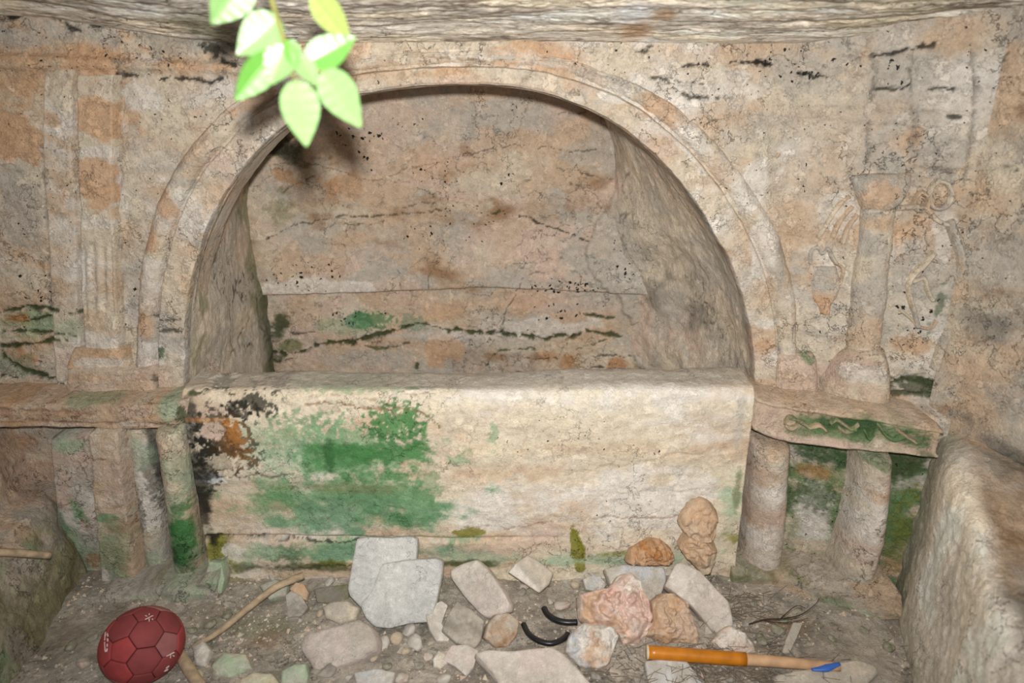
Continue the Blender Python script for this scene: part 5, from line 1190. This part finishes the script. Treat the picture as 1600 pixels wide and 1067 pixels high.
# ------------------------------------------------------------------ red ball, panels of a football
def make_ball():
    ph = (1 + 5 ** .5) / 2
    ico = [Vector(v).normalized() for v in [(-1, ph, 0), (1, ph, 0), (-1, -ph, 0), (1, -ph, 0), (0, -1, ph), (0, 1, ph), (0, -1, -ph), (0, 1, -ph), (ph, 0, -1), (ph, 0, 1), (-ph, 0, -1), (-ph, 0, 1)]]
    el = min((ico[0] - b).length for b in ico[1:])
    nb = [[j for j in range(12) if j != i and (ico[i] - ico[j]).length < el * 1.05] for i in range(12)]
    vt = {}
    for i in range(12):
        for j in nb[i]:
            vt[(i, j)] = (ico[i] * 2 + ico[j]) / 3
    pans = []
    for i in range(12):
        pans.append((ico[i], [vt[(i, j)] for j in nb[i]]))
    for i in range(12):
        for j in nb[i]:
            for k in nb[i]:
                if i < j < k and k in nb[j]:
                    c = ico[i] + ico[j] + ico[k]
                    pans.append((c.normalized(), [vt[a] for a in ((i, j), (j, i), (j, k), (k, j), (k, i), (i, k))]))
    R = .095
    q = G(222, 1063)
    root = empty('red_ball', (q[0], q[1] + .03, .0))
    ctr = Vector((q[0], q[1] + .03, .080))
    rot = Matrix.Rotation(.95, 3, 'Z') @ Matrix.Rotation(.62, 3, 'X') @ Matrix.Rotation(.3, 3, 'Y')
    mats = [plain_mat('red_leather_%s' % n, c, .75, .25, .16, 22, .2) for n, c in (('bright', (150, 62, 62)), ('dusty', (142, 88, 88)), ('dark', (128, 60, 60)), ('worn', (146, 98, 90)))]
    core = plain_mat('seam_rubber', (60, 26, 28), .9, .1)
    def warp(p):
        p = Vector(p)
        p.z = p.z * .90
        if p.z < -.078: p.z = -.078 + (p.z + .078) * .25
        return p + ctr
    # core sphere that shows in the seams
    a_, b_ = np.meshgrid(np.linspace(0, 2 * math.pi, 48, endpoint=False), np.linspace(-math.pi / 2, math.pi / 2, 25))
    S = np.stack([np.cos(a_) * np.cos(b_), np.sin(a_) * np.cos(b_), np.sin(b_)], -1).reshape(-1, 3) * (R - .0025)
    S = np.array([warp(v) for v in S])
    idx = np.arange(48 * 25).reshape(25, 48); nx_ = np.roll(idx, -1, 1)
    f = np.stack([idx[:-1], nx_[:-1], nx_[1:], idx[1:]], -1).reshape(-1, 4)
    o = finish('bladder', mesh_np('bladder', S - np.array(root.location), f), core, root)
    rr = random.Random(3)
    for ci, (c, poly) in enumerate(pans):
        c = rot @ c; poly = [rot @ v for v in poly]
        cc_ = sum(poly, Vector()) / len(poly)
        ax = c; e1 = (poly[0] - cc_).normalized(); e2 = ax.cross(e1)
        poly.sort(key=lambda v: math.atan2((v - cc_).dot(e2), (v - cc_).dot(e1)))
        ring = []
        for a in range(len(poly)):
            for t in (0, .25, .5, .75):
                ring.append(poly[a].lerp(poly[(a + 1) % len(poly)], t))
        n = len(ring); V = []
        for r, h in ((.0, 1.0), (.3, 1.0), (.6, 1.0), (.82, 1.0), (.93, .998), (.965, .988), (.97, .97)):
            for v in ring:
                p = cc_.lerp(v, max(r, .001)).normalized() * (R * h)
                V.append(warp(p) - root.location)
        idx = np.arange(7 * n).reshape(7, n); nx_ = np.roll(idx, -1, 1)
        f = np.stack([idx[:-1], idx[1:], nx_[1:], nx_[:-1]], -1).reshape(-1, 4)
        o = finish('panel', mesh_np('panel', np.array(V), f[:, ::-1]), mats[rr.choice([0, 0, 1, 2, 2, 3])], root)
    # printed marks, laid on the skin
    wm = plain_mat('white_print', (226, 218, 212), .7, .2, .1)
    def skin(px, py):
        d = ray(px, py); best = None
        o_ = Vector(CAM); dv = Vector(d)
        # march to the squashed sphere
        t = .8
        for _ in range(900):
            p = o_ + dv * t - ctr
            if Vector((p.x, p.y, p.z / .90)).length <= R: break
            t += .0015
        p = o_ + dv * t - ctr
        nrm = Vector((p.x, p.y, p.z / .81)).normalized()
        return p + ctr, nrm
    def mark(strokes, w):
        vs_, fs_ = [], []
        for (xa, ya), (xb, yb) in strokes:
            p0, n0 = skin(xa, ya); p1, n1 = skin(xb, yb)
            s = (p1 - p0).cross(n0).normalized() * w
            i = len(vs_)
            for p, nn in ((p0, n0), (p1, n1)):
                for sg in (-1, 1):
                    vs_.append(np.array(p + nn * .0012 + s * sg - root.location))
                for sg in (-1, 1):
                    vs_.append(np.array(p - nn * .004 + s * sg - root.location))
            fs_ += [(i, i + 1, i + 5, i + 4), (i + 2, i + 6, i + 7, i + 3), (i, i + 4, i + 6, i + 2), (i + 1, i + 3, i + 7, i + 5), (i, i + 2, i + 3, i + 1), (i + 4, i + 5, i + 7, i + 6)]
        o = finish('printed_mark', mesh_np('printed_mark', np.array(vs_), fs_, None, False), wm, root)
        return o
    star = lambda x, y, r: [((x, y - r), (x, y + r)), ((x - r, y - r * .5), (x + r, y + r * .5)), ((x - r, y + r * .5), (x + r, y - r * .5))]
    mark(star(233, 965, 6), .0007)
    mark(star(266, 1022, 6), .0007)
    mark([((165, 988), (164, 1000)), ((168, 990), (169, 994)), ((168, 998), (169, 1002)), ((164, 1003), (165, 1018)), ((168, 1006), (168, 1010)), ((168, 1013), (167, 1018))], .0012)
    mark([((259, 1044), (264, 1040)), ((257, 1048), (262, 1046))], .0022)
    tag(root, 'worn red football with hexagonal panels lying on the floor at left', 'ball')
    return root
make_ball()

# ------------------------------------------------------------------ hanging twig with leaves close to the camera
def leaf_mat(name, c):
    m = plain_mat(name, c, .38, .5, .10, 30, .05)
    b = m.node_tree.nodes['Principled BSDF']
    return m
LM = {'g': leaf_mat('fresh_leaf', (80, 128, 52)), 'p': leaf_mat('pale_leaf', (108, 142, 86)), 'y': leaf_mat('yellow_leaf', (128, 146, 76))}
RIB = leaf_mat('leaf_rib', (110, 144, 74))
ZL = .86
root = empty('leafy_twig', D(412, -60, ZL + .02))
stem_mat = plain_mat('green_stem', (120, 118, 66), .7, .2, .15)
tube('stem', [D(408, -120, ZL + .03), D(418, -30, ZL + .02), D(432, 25, ZL + .01), D(446, 72, ZL), D(456, 118, ZL)], [.0042, .004, .0036, .003, .002], stem_mat, root, 8)
def leaf(bx, by, tx, ty, w, m, z=0.0, tilt=0.0, fold=.25, dz=0.0):
    b = D(bx, by, ZL + z); t = D(tx, ty, ZL + z + dz)
    ax = t - b; Ln = np.linalg.norm(ax); ax = ax / Ln
    nrm = -ray(.5 * (bx + tx), .5 * (by + ty)); nrm /= np.linalg.norm(nrm)
    sd = np.cross(ax, nrm); sd /= np.linalg.norm(sd); nrm = np.cross(sd, ax)
    sd, nrm = sd * math.cos(tilt) + nrm * math.sin(tilt), nrm * math.cos(tilt) - sd * math.sin(tilt)
    wm = w * ZL / F / 2
    nv_, nu_ = 22, 11
    v = np.linspace(0, 1, nv_)
    prof = np.sin(math.pi * np.clip(v, 0, 1) ** .72) ** .8 * (1 - .25 * v ** 4)
    prof[0] = .03; prof[-1] = .01
    u = np.linspace(-1, 1, nu_)
    V = b + ax * (v * Ln)[:, None, None] + sd * (u[None, :, None] * (prof * wm)[:, None, None])
    hh = np.abs(u)[None] * (prof * wm)[:, None] * fold + .06 * Ln * np.sin(math.pi * v)[:, None] * -.6 + .0008 * np.sin(v * 38)[:, None] * np.abs(u)[None]
    V = V + nrm * hh[..., None]
    T = np.concatenate([V.reshape(-1, 3), (V - nrm * .0005).reshape(-1, 3)])
    f1 = grid_faces(nv_, nu_); f2 = grid_faces(nv_, nu_, flip=True) + nv_ * nu_
    o = finish('leaf', mesh_np('leaf', T - b, np.concatenate([f1, f2])), LM[m])
    o.location = b
    adopt(root, o)
    mid_ = V[:, nu_ // 2]
    r = tube('midrib', mid_[::3] + nrm * .0003, [.0009, .0007, .0003], RIB, None, 6)
    r.parent = o
    r.matrix_parent_inverse = Matrix.Translation(o.location).inverted() @ root.matrix_world.inverted() if False else Matrix.Translation(-Vector(b))
    return o
leaf(385, -40, 330, 38, 68, 'p', .02, .3)
leaf(437, 28, 370, 86, 62, 'p', .01, -.15)
leaf(430, 82, 367, 158, 50, 'g', -.01, .35)
leaf(447, 72, 424, 132, 48, 'p', -.02, -.3)
leaf(452, 62, 462, 108, 28, 'g', -.02, .3)
leaf(466, 88, 494, 134, 34, 'p', -.01, .4)
leaf(463, 126, 479, 229, 58, 'p', -.02, .05)
leaf(506, 110, 564, 199, 58, 'p', .0, -.1)
leaf(478, 100, 556, 58, 52, 'g', .01, .2)
leaf(488, -12, 549, 68, 46, 'y', .03, -.1)
for a, b_ in (((452, 104), (463, 126)), ((455, 100), (506, 112)), ((452, 100), (478, 100)), ((424, 10), (437, 28)), ((445, 70), (430, 82)), ((420, -20), (488, -12)), ((416, -60), (385, -40))):
    tube('petiole', [D(*a, ZL), .5 * (D(*a, ZL) + D(*b_, ZL)), D(*b_, ZL)], .0012, stem_mat, root, 6)
tag(root, 'leafy green twig hanging down in front of the arch, top left', 'twig')
